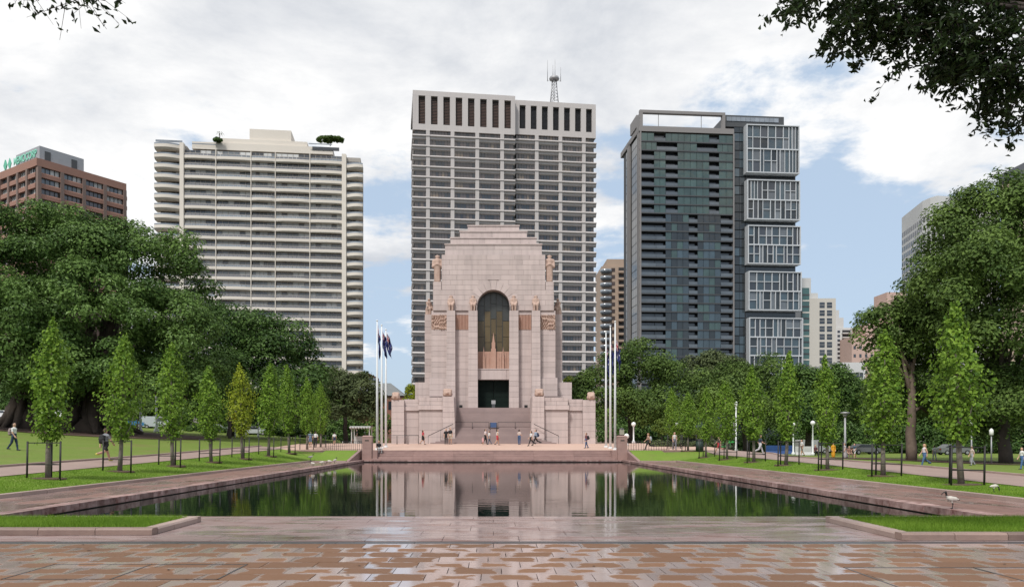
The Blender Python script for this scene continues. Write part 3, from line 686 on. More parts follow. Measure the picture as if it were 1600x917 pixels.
for (cx, tz, wd) in ((0, H(519, 1.6), .34), (-1.33, H(541, 1.6), .15), (1.33, H(541, 1.6), .15)):
    sp_ = MB(); zb = zsill + .02; h_ = tz - zb
    sp_.box(cx - wd, cx + wd, 1.45, 1.64, zb, zb + h_ * .55); sp_.box(cx - wd * .72, cx + wd * .72, 1.47, 1.64, zb + h_ * .55, zb + h_ * .72)
    sp_.add([(cx - wd * .5, 1.5, zb + h_ * .72), (cx + wd * .5, 1.5, zb + h_ * .72), (cx + wd * .5, 1.64, zb + h_ * .72), (cx - wd * .5, 1.64, zb + h_ * .72), (cx, 1.57, tz)], [(0, 1, 4), (1, 2, 4), (2, 3, 4), (3, 0, 4)])
    sp_.build('spire', M['terra'], mem)
zl0 = H(593, 1.0)
core('lintel', -AR - .1, AR + .1, 1.12, 3.1, zl0, zsill, M['granite_flat']); ashlar(-AR + .42, AR - .42, zl0 + .02, zsill - .12, 1.0, ch=2, bw=4, t=.119); ashlar(-AR, -AR + .40, zl0 + .02, zsill - .12, 1.0, ch=2, bw=4, t=.119); ashlar(AR - .40, AR, zl0 + .02, zsill - .12, 1.0, ch=2, bw=4, t=.119)
piece('sill', mem, -AR, AR, .93, 1.7, zsill - .11, zsill + .015, M['granite'])
for s in (-1, 1):
    x0, x1 = sorted((s * .03, s * AR)); d_ = MB().box(x0, x1, 2.3, 2.42, zt, zl0).build('door', M['door_green'], mem)
    for i in range(5):
        for k in range(2): q = x0 + .12 + k * (x1 - x0) / 2; MB().box(q, q + (x1 - x0) / 2 - .16, 2.26, 2.299, zt + .15 + i * .76, zt + .8 + i * .76).build('door_panel', M['door_green'], d_)
core('door_floor', -4.24, 4.24, .30, 3.2, 2.0, zt - .001, M['granite_stair'])
for i in range(5): piece('threshold_slab', mem, -5.4 + i * 2.16 + .005, -5.4 + (i + 1) * 2.16 - .005, -.9, .27, zt - .35, zt, M['granite_stair'])
# -- stair
zb = pz(96) + 0.0; n = 30; y_top, y_bot = -.9, -8.1; hx0, hx1 = X(708, -.9), X(835, -.9)
for i in range(n):
    z0 = zb + (zt - .35 + .3 - zb) * i / n; z1 = zb + (zt - .03 - zb) * (i + 1) / n; y0 = y_bot + (y_top - y_bot) * i / n
    wx = 5.45 if i > 3 else 5.45 + (4 - i) * .62
    MB().prism_x([(y0, z1 - .19), (y_top + .02, z1 - .19), (y_top + .02, z1), (y0 + .02, z1), (y0, z1 - .02)], -wx, wx).build('step', M['granite_stair'], mem)
core('stair_core', -5.4, 5.4, y_top - .01, 1.1, zb, zt - .36, M['granite_stair'])
# -- terrace wings
for s in (-1, 1):
    def sx(a, b_, off): return sorted((s * -X(a, off), s * -X(b_, off)))
    zq = H(619.5, -6.5)
    a, b_ = sx(691.6, 709, -7.0); core('wing_pier', a + .08, b_ - .08, -6.88, 1.0, zb - .1, zq, M['granite_flat'])
    nn = 9; c = (zq - zb) / nn
    for j in range(nn):
        e = .22 * (1 - (j + .5) / nn) if True else 0
        ST.append((a - (e if s > 0 else 0), b_ + (e if s < 0 else 0), -7.0 - e, -6.87, zb + j * c + .011, zb + (j + 1) * c - .011, 'granite'))
        xq = a if s > 0 else b_
        ST.append((xq - .02 - (e if s > 0 else 0) - (.09 if s > 0 else 0) + (.02 if s > 0 else -.08), xq + (.09 if s > 0 else 0) + (e if s < 0 else 0) + .0, -6.868, -1.0, zb + j * c + .011, zb + (j + 1) * c - .011, 'granite'))
    a, b_ = sx(654.5, 691.5, -6.5); zc_ = H(634, -6.5); zd_ = H(640, -6.5); ztop = H(620.5, -6.5)
    core('wing_wall', a, b_, -6.35, 3, zb - .1, ztop - .01); ashlar(a, b_, zb, zd_ - .02, -6.5, ch=.95, bw=2.2, t=.14); ashlar(a, b_, zc_ + .1, ztop, -6.5, ch=.62, bw=1.7, t=.14)
    for q in range(2): piece('cornice', mem, a - .12 + q * (b_ - a + .24) / 2 + .006, a - .12 + (q + 1) * (b_ - a + .24) / 2 - .006, -6.72, -6.345, zd_, zc_ + .08, M['granite'])
    a, b_ = sx(631, 654.4, -5.6); z3 = H(623.5, -5.6); core('wing_wall', a, b_, -5.45, 3, zb - .1, z3 - .01); ashlar(a, b_, zb, H(641.5, -5.6), -5.6, ch=.95, bw=2.4, t=.14); ashlar(a, b_, H(636, -5.6) + .1, z3, -5.6, ch=.62, bw=1.8, t=.14)
    piece('cornice', mem, a - .05, b_ + .02, -5.82, -5.445, H(641.5, -5.6) + .01, H(636, -5.6) + .08, M['granite'])
    a, b_ = sx(611.5, 631.5, -6.2); z4 = H(624.5, -6.2); core('wing_pier', a + .02, b_ - .02, -6.05, 3, zb - .1, z4 - .01); ashlar(a, b_, zb, z4, -6.2, ch=.85, bw=3, t=.14)
    # carved beast heads on the piers
    for (pxa, pxb, off, zz) in ((693, 706, -6.6, zq), (613.5, 623.5, -6.0, z4)):
        a, b_ = sx(pxa, pxb, off); cx = (a + b_) / 2; wd = (b_ - a) / 2
        caps = [((cx - wd * .55, off, zz + .3), (cx + wd * .55, off, zz + .3), .34, .34, 0), ((cx - wd * .6, off, zz + .75), (cx + wd * .6, off, zz + .75), .26, .26, 0), ((cx, off - .15, zz + .35), (cx, off - .35, zz + .45), .28, .2, 0),
                ((cx - wd * .62, off - .28, zz + .55), (cx - wd * .62, off - .35, zz + .2), .15, .12, 0), ((cx + wd * .62, off - .28, zz + .55), (cx + wd * .62, off - .35, zz + .2), .15, .12, 0), ((cx, off + .5, zz + .3), (cx, off + 1.2, zz + .35), .42, .3, 0)]
        o = bpy.data.objects.new('carved_urn', body_mesh('carved_urn', caps, [M['statue']], .08, .04)); link(o, mem)
# -- carved figures: seated on the piers, standing on the shoulders, seated on the flanks
def figure(h, seated, seed):
    r = random.Random(seed); k = h / 1.75; c = []
    def cp(a, b_, r0, r1): c.append((tuple(q * k for q in a), tuple(q * k for q in b_), r0 * k, r1 * k, 0))
    if seated:
        cp((0, 0, .72), (0, 0, 1.22), .24, .21); cp((-.2, .0, 1.23), (.2, 0, 1.23), .13, .13); cp((0, -.02, 1.3), (0, -.03, 1.58), .09, .13); cp((-.17, -.05, 1.56), (.17, -.05, 1.56), .05, .05)
        for s in (-1, 1):
            cp((s * .13, 0, .68), (s * .17, -.32, .62), .15, .12); cp((s * .17, -.32, .62), (s * .15, -.33, .06), .12, .09); cp((s * .27, 0, 1.22), (s * .30, -.14, .86), .09, .08); cp((s * .30, -.14, .86), (s * (.05 + .1 * r.random()), -.33, .80 - .1 * r.random()), .08, .06)
        cp((0, .12, .1), (0, .1, .62), .28, .26)
    else:
        cp((0, 0, .1), (0, 0, 1.0), .22, .22); cp((0, 0, .95), (0, 0, 1.32), .24, .22); cp((-.21, .0, 1.38), (.21, 0, 1.38), .12, .12); cp((0, -.02, 1.42), (0, -.03, 1.62), .08, .12); cp((-.15, -.05, 1.64), (.15, -.05, 1.64), .045, .045)
        for s in (-1, 1):
            cp((s * .12, -.1, .05), (s * .12, -.05, .9), .1, .12); cp((s * .29, 0, 1.36), (s * .31, -.12, .98), .09, .08); cp((s * .31, -.12, .98), (s * .05, -.25, 1.02 + .1 * r.random()), .075, .06)
        for q in range(4): cp((-.15 + q * .1, -.2, .08), (-.12 + q * .08, -.17, .95), .03, .03)
    return c
sm = {}
for key, (h_, st_, sd_) in {'a': (2.25, True, 1), 'b': (2.25, True, 5), 'c': (3.75, False, 2), 'd': (2.5, True, 9)}.items(): sm[key] = body_mesh('carved_figure', figure(h_, st_, sd_), [M['statue']], .065 if h_ < 3 else .09, .05)
for i, (a, b_) in enumerate(pier): inst('carved_figure', sm['ab'[i % 2]], mem, ((a + b_) / 2, .62, H(485, 0) - .02))
for s in (-1, 1):
    inst('carved_figure', sm['c'], mem, (s * (sh + hw2) / 2 + s * .02, 1.5, H(440, .8) - .02), (.92, 1, 1.02))
    inst('carved_figure', sm['d'], mem, (s * (body_hw + .65), 4.6, H(491, 3.5) - .02), rz=-s * 0.9)
# -- place the stones: the 300 largest on their own, the rest as one part
ST.sort(key=lambda q: -(q[1] - q[0]) * (q[5] - q[4]))
for q in ST[:299]: piece('stone_block', mem, *q[:6], M[q[6]])
q_ = MB()
for q in ST[299:]: q_.box(*q[:6])
q_.build('stone_block', M['granite'], mem)['kind'] = 'stuff'
# -- rails on and before the stair, notice stand, flood lamps
M['grey_rail'] = mat('grey_rail', (0.10, 0.10, 0.105), 0.4, metal=0.6)
def rail(name, label, x0, x1, y, z, h_, posts):
    t_ = thing(name, label, 'railing', (x0, y, z))
    for p in posts: MB().path([(p - x0, 0, 0), (p - x0, 0, h_)], [.035, .035], 6).build('post', M['black'], t_)
    MB().path([(0, 0, h_), (x1 - x0, 0, h_)], [.03, .03], 6).build('handrail', M['black'], t_); return t_
ymid = MY - 5.4; zmid = H(675, -5.4)
rail('stair_rail', 'dark barrier rail across the left half of the memorial stair', X(709, -5.4), X(764, -5.4), ymid, zmid, 1.28, [X(738, -5.4), X(764, -5.4)])
rail('stair_rail', 'dark barrier rail across the right half of the memorial stair', X(778, -5.4), X(834, -5.4), ymid, zmid, 1.28, [X(778, -5.4), X(805, -5.4)])
for s, lb in ((-1, 'sloping dark handrail left of the foot of the memorial stair'), (1, 'sloping dark handrail right of the foot of the memorial stair')):
    t_ = thing('stair_handrail', lb, 'handrail', (s * 8.2, MY - 7.9, zb))
    p0, p1 = (0, 0, 1.0), (-s * 3.1, .4, 2.5)
    MB().path([p0, p1], [.038, .038], 6).build('handrail', M['black'], t_); MB().path([p0, (0, 0, 0)], [.028, .028], 6).build('post', M['grey_rail'], t_); MB().path([(-s * 1.55, .2, 1.75), (-s * 1.55, .2, 0)], [.025, .025], 6).build('post', M['grey_rail'], t_)
ns_ = thing('notice_stand', 'small blue notice board on two posts in the middle of the stair', 'notice board', (0, ymid - .1, zmid))
for q in (-.42, .42): MB().path([(q, 0, 0), (q, 0, 1.25)], [.04, .04], 6).build('post', M['black'], ns_)
MB().box(-.38, .38, -.04, .03, .62, 1.25).build('board', mat('notice_blue', (0.05, 0.09, 0.2), 0.4), ns_)
ps = thing('lectern_sign', 'grey metal notice stand before the dark green doors', 'sign', (0, MY + .1, zt)); MB().box(-.28, .28, -.06, .06, .55, 1.05).build('panel', mat('stand_grey', (0.32, 0.32, 0.33), 0.4), ps); MB().box(-.22, .22, -.05, .05, 0, .549).build('stand', M['grey_rail'], ps)
for s, lb in ((-1, 'small dark flood lamp on the left side of the stair head'), (1, 'small dark flood lamp on the right side of the stair head')):
    fl_ = thing('flood_lamp', lb, 'lamp', (s * 4.45, MY + .55, zt)); MB().box(-.22, .22, -.2, .15, .06, .42).build('housing', M['black'], fl_); MB().box(-.1, .1, -.1, .1, 0, .059).build('base', M['black'], fl_)
# ------------------------------------------------------------------ city blocks behind the park
M['beige'] = mat('beige_render', (0.66, 0.605, 0.535), 0.8, 0.06, 0.08, 0.35, 0.1, col2=(0.54, 0.49, 0.435), bscale=2)
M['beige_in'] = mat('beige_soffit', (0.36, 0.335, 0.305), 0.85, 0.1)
M['win_dark'] = glass('dark_window', (0.035, 0.04, 0.05), 0.08, 0.5)
M['win_mid'] = glass('grey_window', (0.13, 0.145, 0.16), 0.12, 0.5)
M['curtain'] = mat('white_curtain', (0.50, 0.50, 0.49), 0.7, 0.4)
M['rail_glass'] = glass('balcony_glass', (0.24, 0.27, 0.31), 0.15, 0.3)
M['bar_rail'] = mat('balcony_bars', (0.16, 0.165, 0.19), 0.5, 0.3)
def windows(name, nvar, npane, weights, mats, bar=0.012, barm=None, seed=1, rows=1, depth=0.25):
    """a few unit windows (1 x 1, panes between bars) that are scaled into each bay"""
    out = []; r = random.Random(seed)
    for _ in range(nvar):
        m = MB(); run = r.choices(range(len(mats)), weights)[0]
        for i in range(npane):
            if r.random() < .55: run = r.choices(range(len(mats)), weights)[0]
            for j in range(rows): m.box(i / npane + bar / 2, (i + 1) / npane - bar / 2, 0.3, 0.6, j / rows + bar / 2, (j + 1) / rows - bar / 2, run)
        for i in range(npane + 1): m.box(max(i / npane - bar / 2, 0), min(i / npane + bar / 2, 1), 0.15, 0.7, 0, 1, len(mats))
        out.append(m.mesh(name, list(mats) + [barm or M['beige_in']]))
    return out
# -- beige balcony tower
D0, D1 = 226.0, 233.0
fa = Frame.two(243, D0, 566, D1)
apt = fa.root('apartment_tower', 'tall beige apartment tower with stacked balconies and a roof garden', 'building')
wid = fa.u(566); ZT = fa.z(380, 236); FH = 15.62 * (D0 + 2) / F; NF = 26
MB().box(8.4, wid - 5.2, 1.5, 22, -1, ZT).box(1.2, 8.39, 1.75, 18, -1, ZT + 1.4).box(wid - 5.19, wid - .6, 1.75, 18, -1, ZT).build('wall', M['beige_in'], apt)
bays = [(287.5, 336.5), (337.5, 391.5), (392.5, 429.5), (430.5, 483.5), (484.5, 534)]
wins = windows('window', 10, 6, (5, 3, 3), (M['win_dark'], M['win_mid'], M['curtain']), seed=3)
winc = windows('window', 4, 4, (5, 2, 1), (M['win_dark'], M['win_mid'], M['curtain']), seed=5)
def balcony_mesh(bow, railm, cut=0.0, seed=0):
    m = MB(); n = 8                                            # plan bows out; solid lower band with a splayed soffit, rail above
    def yb(u): return -bow * (1 - (2 * abs(u - .5)) ** 3)
    for i in range(n):
        a, b_ = i / n, (i + 1) / n; ya, yb_ = yb(a), yb(b_)
        m.add([(a, ya + .3, 0), (b_, yb_ + .3, 0), (a, ya, .08), (b_, yb_, .08), (a, ya, .36), (b_, yb_, .36), (a, ya + .15, .36), (b_, yb_ + .15, .36), (a, 1.4, 0), (b_, 1.4, 0), (a, 1.4, .12), (b_, 1.4, .12), (a, ya + .15, .12), (b_, yb_ + .15, .12)],
              [(1, 0, 8, 9), (0, 1, 3, 2), (2, 3, 5, 4), (4, 5, 7, 6), (6, 7, 13, 12), (12, 13, 11, 10)], 0)
    m.box(0, .004, yb(0), 1.4, .0, .36); m.box(.996, 1, yb(1), 1.4, .0, .36)
    return m.mesh('balcony', [M['beige']])
def rail_mesh(bow, mt):
    m = MB(); n = 8
    def yb(u): return -bow * (1 - (2 * abs(u - .5)) ** 3)
    for i in range(n):
        a, b_ = i / n, (i + 1) / n; ya, yb_ = yb(a) + .1, yb(b_) + .1
        m.add([(a + .006, ya, .37), (b_ - .006, yb_, .37), (b_ - .006, yb_, .55), (a + .006, ya, .55)], [(0, 1, 2, 3)], 0)
        m.add([(a, ya - .04, .55), (b_, yb_ - .04, .55), (b_, yb_ - .04, .575), (a, ya - .04, .575), (a, ya + .04, .575), (b_, yb_ + .04, .575)], [(0, 1, 2, 3), (3, 2, 5, 4)], 1)
    return m.mesh('balustrade', [mt, M['beige']])
bms = [balcony_mesh(b_, None) for b_ in (.1, .3, .6)]; rms = [[rail_mesh(b_, q) for b_ in (.1, .3, .6)] for q in (M['bar_rail'], M['rail_glass'])]
for k, (a, b_) in enumerate(bays):
    x0, x1 = fa.u(a), fa.u(b_)
    for f in range(NF):
        z = ZT - (f + 1) * FH - (0 if k not in (2,) else 0)
        if z < 3: continue
        v = (1 if f < 9 else 0) if k in (0, 4) else (2 if RN.random() < .25 else 1 if RN.random() < .6 else 0)
        bal = inst('balcony', bms[v], apt, (x0, 0, z), (x1 - x0, 1, FH)); inst('balustrade', rms[RN.random() < .4][v], bal, (0, 0, 0))
        inst('window', RN.choice(wins), apt, (x0, .8, z + .16 * FH), (x1 - x0, 1, FH * .84))
    xf = fa.u(b_) + .02
    if k < 4: MB().box(xf, xf + .2, -.15, 1.45, 0, ZT).build('fin', M['beige'], apt)
for (a, b_, zz) in ((281, 287.3, 1.6), (534.2, 541, .3)): MB().box(fa.u(a), fa.u(b_), -.35, 1.7, -1, ZT + zz).build('column', M['beige'], apt)
def corner(x0, x1, zt_, left):
    n = 10; wd = x1 - x0; m = MB(); r = MB(); yb = lambda u: (-1.1 * math.sin(math.pi * min(max((u * .9 if left else 1 - u * .9) + .12, 0), 1)) ** .8) + (0)
    for i in range(n):
        a, b_ = i / n, (i + 1) / n; ya, yb_ = yb(a), yb(b_)
        m.add([(a, ya + .7, 0), (b_, yb_ + .7, 0), (a, ya, .17), (b_, yb_, .17), (a, ya, .47), (b_, yb_, .47), (a, 2.8, 0), (b_, 2.8, 0), (a, 2.8, .2), (b_, 2.8, .2), (a, ya + .25, .2), (b_, yb_ + .25, .2), (a, ya + .25, .47), (b_, yb_ + .25, .47)],
              [(1, 0, 6, 7), (0, 1, 3, 2), (2, 3, 5, 4), (4, 5, 13, 12), (12, 13, 11, 10), (10, 11, 9, 8)], 0, False)
        r.add([(a, ya + .1, .48), (b_, yb_ + .1, .48), (b_, yb_ + .1, .62), (a, ya + .1, .62)], [(0, 1, 2, 3)], 0)
    if left: m.add([(0, yb(0) + .7, 0), (0, yb(0), .17), (0, yb(0), .47), (0, 2.8, .47), (0, 2.8, 0)], [(0, 1, 2, 3, 4)])
    else: m.add([(1, yb(1) + .7, 0), (1, yb(1), .17), (1, yb(1), .47), (1, 2.8, .47), (1, 2.8, 0)], [(4, 3, 2, 1, 0)])
    bm, rm = m.mesh('balcony', [M['beige']]), r.mesh('balustrade', [M['beige'] if False else M['rail_glass']])
    for f in range(-1 if left else 0, NF):
        z = zt_ - (f + 1) * FH
        if z < 3: continue
        bal = inst('balcony', bm, apt, (x0, 0, z), (wd, 1, FH)); inst('balustrade', rm, bal, (0, 0, 0))
        if f >= 0: inst('window', RN.choice(winc), apt, (x0 + (1.3 if left else 0), 1.2, z + .2 * FH), (wd - 1.3, 1, FH * .78))
corner(fa.u(241.5), fa.u(280.8), fa.z(260, 234), True); corner(fa.u(541.3), fa.u(567), fa.z(555, 250), False)
# roof: parapet, plant block, pergola terrace
def upx(n, a, b_, p, q, off, dep, mt, base=None):
    x0, x1 = fa.u(a, off), fa.u(b_, off); return MB().box(x0, x1, off, off + dep, fa.z((a + b_) / 2, q, off), fa.z((a + b_) / 2, p, off)).build(n, mt, apt)
upx('roof_storey', 300, 520, 226, 237, 1.5, 16, M['beige']); upx('roof_storey', 340, 480, 219, 226.2, 2.2, 14, M['beige']); upx('plant_block', 390, 455, 203, 222, 3, 10, M['beige'])
upx('roof_window', 488, 530, 230, 235.5, 1.35, .12, M['win_dark'])
for (a, b_, p, q) in ((243, 285, 218, 222.5), (300, 338, 223.5, 226.2), (482, 519, 223.5, 226.2)): upx('roof_rail', a, b_, p + 1, q, .5, .05, M['rail_glass'])
# -- grey office tower with strip windows
ft = Frame.two(647, 230.0, 804.5, 234.0)
off_ = ft.root('office_tower', 'grey office tower with strip windows and dark louvres around its top', 'building')
M['conc'] = mat('pale_concrete', (0.48, 0.445, 0.43), 0.75, 0.05, 0.06, 0.4, 0.0, col2=(0.46, 0.425, 0.42), streak=0.12)
M['louvre_b'] = mat('brown_louvre', (0.085, 0.045, 0.036), 0.55, 0.25); M['louvre_d'] = mat('dark_louvre', (0.018, 0.019, 0.026), 0.5, 0.25)
M['win_brown'] = glass('bronze_window', (0.10, 0.08, 0.078), 0.1, 0.6); M['win_lit'] = glass('warm_window', (0.20, 0.15, 0.11), 0.15, 0.5)
ow = windows('window', 8, 7, (8, 4, .7), (M['win_brown'], M['win_dark'], M['win_lit']), bar=.02, barm=M['bronze'], seed=8)
fh = 16.05 * 232 / F
def slab_tower(x0, x1, yo, zr, ztop_, cols, nl, lm, edge_r):
    MB().box(x0 + .5, x1 - (.5 if edge_r else 0), yo + .9, yo + 26, -1, ztop_ - .3).build('wall', M['bronze'], off_)
    # louvred plant storeys
    n = nl; pw = (x1 - x0) / (n + .35); z0 = zr + 1.3; z1 = ztop_ - 1.5
    MB().box(x0, x1, yo, yo + 26, zr - .5, z0).box(x0, x1, yo, yo + 26, z1, ztop_).build('crown_band', M['conc'], off_)
    for i in range(n + 1):
        a = x0 + i * pw - (.0 if i else 0); MB().box(a if i else x0, min(a + pw * .46, x1), yo + .01, yo + 3, z0 + .001, z1 - .001).build('crown_pier', M['conc'], off_)
    for i in range(n):
        a = x0 + i * pw + pw * .46; l_ = MB().box(a, a + pw * .54, yo + 1.0, yo + 1.4, z0 + .001, z1 - .001)
        for k in range(18): zz = z0 + .2 + k * (z1 - z0 - .3) / 18; l_.add([(a, yo + .75, zz), (a + pw * .54, yo + .75, zz), (a + pw * .54, yo + 1.0, zz + .35), (a, yo + 1.0, zz + .35)], [(0, 1, 2, 3)])
        l_.build('louvre', lm, off_)
    nf = int((zr - 2) / fh)
    e0, e1 = x0 - .15, x1 + (.15 if edge_r else 0)
    sp_ = MB().prism_x([(yo + .8, 0), (yo + .1, .10 * fh), (yo + .1, .30 * fh), (yo - .45, .32 * fh), (yo - .5, .38 * fh), (yo + .1, .52 * fh), (yo + .8, .52 * fh)], 0, 1).mesh('spandrel', M['conc'])
    for f in range(nf):
        z = zr - .3 - (f + 1) * fh
        inst('spandrel', sp_, off_, (e0, 0, z), (e1 - e0, 1, 1))
        for (a, b_) in zip(cols[:-1], cols[1:]):
            inst('window', RN.choice(ow), off_, (a + .55, yo + .35, z + .51 * fh), (b_ - a - 1.1 if b_ - a > 2 else b_ - a, 1, fh * .50))
    for c in cols[1:-1]: MB().box(c - .56, c + .56, yo - .28, yo + .9, 0, zr - .55).build('column', M['conc'], off_)
cl = [ft.u(q) for q in (645, 668.6, 707, 745.6, 784.5, 805.5)]; s_ = 2.6
slab_tower(cl[0], cl[-1] - .1, 0, ft.z(725, 204), ft.z(648, 141), cl, 8, M['louvre_b'], False)
cr_ = [ft.u(q, s_) for q in (804, 838.5, 875.5, 912, 931)]
slab_tower(cr_[0] - .05, cr_[-1], s_, ft.z(868, 210.5, s_), ft.z(868, 160, s_), cr_, 7, M['louvre_d'], True)
for f in range(int(ft.z(725, 204) / fh)):                      # left flank: spandrel ends and dark strip windows
    z = ft.z(725, 204) - .3 - (f + 1) * fh; piece('spandrel', off_, -.18, .46, 1.0, 26, z + .02, z + .5 * fh, M['conc'])
mast = thing('lattice_mast', 'radio mast with whip aerials on the grey tower roof', 'antenna', (W(866, 250), 250, Z(161, 250)))
hm = Z(124, 250) - Z(161, 250) - .3; lm = MB()
for k in range(3):
    t_ = 2 * math.pi * k / 3 + .4; lm.path([(1.5 * math.cos(t_), 1.5 * math.sin(t_), 0), (.75 * math.cos(t_), .75 * math.sin(t_), hm)], [.16, .14], 5)
    for j in range(7):
        q0, q1 = j / 7, (j + 1) / 7; r0, r1 = 1.5 - .75 * q0, 1.5 - .75 * q1; t2 = t_ + 2 * math.pi / 3
        lm.path([(r0 * math.cos(t_), r0 * math.sin(t_), hm * q0), (r1 * math.cos(t2), r1 * math.sin(t2), hm * q1)], [.08, .08], 4)
M['galv'] = mat('galvanised_steel', (0.33, 0.33, 0.34), 0.5, metal=0.4)
lm.build('lattice', M['galv'], mast); MB().lathe([(1.5, hm), (1.7, hm + .3), (1.5, hm + .9)], n=10).build('platform', M['galv'], mast)
for (dx, dy, h_) in ((-2.2, 0, 6.5), (.3, .6, 7.0), (2.1, .2, 4.2), (-.5, -.8, 4.5)): MB().path([(dx, dy, hm - .4), (dx, dy, hm + h_)], [.12, .05], 5).build('whip_aerial', M['galv'], mast); MB().path([(0, 0, hm), (dx, dy, hm - .3)], [.06, .06], 4).build('bracket', M['galv'], mast)
# -- dark glass tower
fg = Frame.two(1000, 250.0, 1147, 252.6)
gl = fg.root('glass_tower', 'dark glass apartment tower with green panes and stacked white-framed boxes', 'building')
M['pane_green'] = glass('green_pane', (0.05, 0.088, 0.080), 0.04, 0.5, wob=.25, ior=1.45); M['pane_blue'] = glass('blue_pane', (0.035, 0.06, 0.075), 0.04, 0.6, wob=.25, ior=1.55)
M['pane_grey'] = glass('grey_pane', (0.026, 0.032, 0.036), 0.04, 0.6, wob=.25, ior=1.42); M['slab_dark'] = mat('dark_slab', (0.055, 0.058, 0.062), 0.5, 0.2); M['recess'] = mat('balcony_recess', (0.022, 0.022, 0.025), 0.6)
M['bal_glass'] = glass('clear_balustrade', (0.09, 0.105, 0.12), 0.08, 0.4); M['tower_trim'] = mat('taupe_trim', (0.215, 0.20, 0.195), 0.6, 0.05); M['white_frame'] = mat('white_frame', (0.52, 0.54, 0.56), 0.5, 0.05)
gw = fg.u(1146.5); ztop_ = fg.z(1070, 209); fhg = 13.95 * 251 / F; nfl = int((ztop_ - 1) / fhg)
MB().box(.15, gw - .1, 1.7, 21.5, -1, ztop_).build('wall', M['recess'], gl)
def runs(f):
    if f == 0: return [('g', 1001, 1022), ('b', 1022, 1040), ('g', 1040, 1108), ('b', 1108, 1123.5), ('g', 1123.5, 1145.5)]
    if f == 1: return [('g', 1001, 1026), ('b', 1026, 1058), ('g', 1058, 1089), ('b', 1089, 1121), ('g', 1121, 1145.5)]
    if f < 9: return [('b', 1001, 1022), ('g', 1022, 1040), ('b', 1040, 1059), ('g', 1059, 1108), ('b', 1108, 1123.5), ('g', 1123.5, 1145.5)]
    return [('b', 1001, 1025), ('b', 1025, 1040), ('g', 1040, 1076), ('b', 1076, 1090), ('g', 1090, 1126), ('b', 1126, 1145.5)]
npn = 0
for f in range(nfl):
    z0 = ztop_ - (f + 1) * fhg; piece('floor_slab', gl, -.1, gw, -.25, 1.69, z0 - .18, z0 + .22, M['slab_dark'])
    for (k, a, b_) in runs(f):
        x0, x1 = fg.u(a), fg.u(b_)
        if k == 'g':
            n = max(1, round((b_ - a) / 9.5))
            for i in range(n):
                q0, q1 = x0 + (x1 - x0) * i / n + .05, x0 + (x1 - x0) * (i + 1) / n - .05
                piece('pane', gl, q0, q1, 0.0 + RN.uniform(0, .02), .12, z0 + .23, z0 + fhg - .19, M['pane_green'] if (f < 9 or RN.random() < .25) else (M['pane_blue'] if RN.random() < .4 else M['pane_grey']))
        else:
            piece('balustrade', gl, x0 + .05, x1 - .05, -.12, -.06, z0 + .23, z0 + 1.25, M['bal_glass'])
            piece('window', gl, x0 + .1, x1 - .1, 1.55, 1.68, z0 + .23, z0 + fhg - .5, M['win_dark'])
for px in (1000.2, 1145.6): u_ = fg.u(px); MB().box(u_ - .12, u_ + .3, -.35, 1.6, 0, ztop_ + .2).build('fin', M['tower_trim'], gl)
MB().box(-.4, gw, -.3, 24, ztop_ + .25, ztop_ + 2.0).build('parapet', M['tower_trim'], gl)
fb = MB(); za, zb_ = fg.z(1060, 178.5), fg.z(1060, 174)          # open roof frame
xa, xb = fg.u(992), fg.u(1133); fb.box(xa + 1.6, xb, -.2, 1.2, za, zb_).box(xa + 1.6, xa + 2.6, -.2, 4, ztop_ + 2, za - .01).box(xb - 1.0, xb, -.2, 1.2, ztop_ + 2, za - .01)
for px in (1029, 1096): fb.box(fg.u(px), fg.u(px) + .15, .3, .5, ztop_ + 2, za)
fb.box(xa + 1.6, xa + 2.6, 4, 12, za - 3, zb_); fb.build('roof_frame', M['tower_trim'], gl)
for k, (pa, pb, p, mt, pr) in enumerate(((996.8, 1000, 196, 'tower_trim', .35), (985.5, 996.8, 205, 'pane_grey', .12), (981.5, 985.5, 226, 'tower_trim', .4), (978.0, 981.5, 250, 'pane_grey', .3))):
    y1, y0 = fg.at(pa, 400, 0, 'd')[0], fg.at(pb, 400, 0, 'd')[0]; y0 = max(y0, .05); zz = fg.at((pa + pb) / 2, p, 0, 'd')[1]
    if mt != 'pane_grey': MB().box(-pr, .14, y0 + .01, y1 - .01, -1, zz).build('side_fin', M[mt], gl)
    else:
        for f in range(nfl + 1):
            z = ztop_ - (f + 1) * fhg
            for i in range(3): a_ = y0 + (y1 - y0) * i / 3; piece('pane', gl, .02, .14, a_ + .05, a_ + (y1 - y0) / 3 - .05, z + .12, z + fhg - .08, M['pane_grey'])
# recessed link and the stacked boxes
lx0, lx1 = fg.u(1147.5, 1.2), fg.u(1250, 2.0); zlk = fg.z(1150, 193, 1.2)
MB().box(lx0, lx1 - 1.6, 2.0, 24, -1, zlk).build('wall', M['recess'], gl)
for f in range(int(zlk / fhg)):
    z = zlk - (f + 1) * fhg
    for k in range(2): a = fg.u(1148, 1.2) + k * 1.85; piece('pane', gl, a, a + 1.75, 1.7, 1.95, z + .15, z + fhg - .15, M['pane_grey'] if RN.random() < .6 else M['pane_blue'])
    piece('pane', gl, fg.u(1166, 1.2), lx1 - 1.7, 1.75, 1.98, z + .15, z + fhg - .15, M['pane_grey'])
MB().box(fg.u(1134, 1), fg.u(1226, 1), 1.5, 20, zlk - 1, fg.z(1180, 180.5, 1)).build('roof_storey', M['slab_dark'], gl)
for i in range(11): a = fg.u(1136, 1) + i * 1.62; piece('pane', gl, a, a + 1.55, 1.3, 1.49, zlk + .8, fg.z(1180, 183.5, 1), M['rail_glass'])
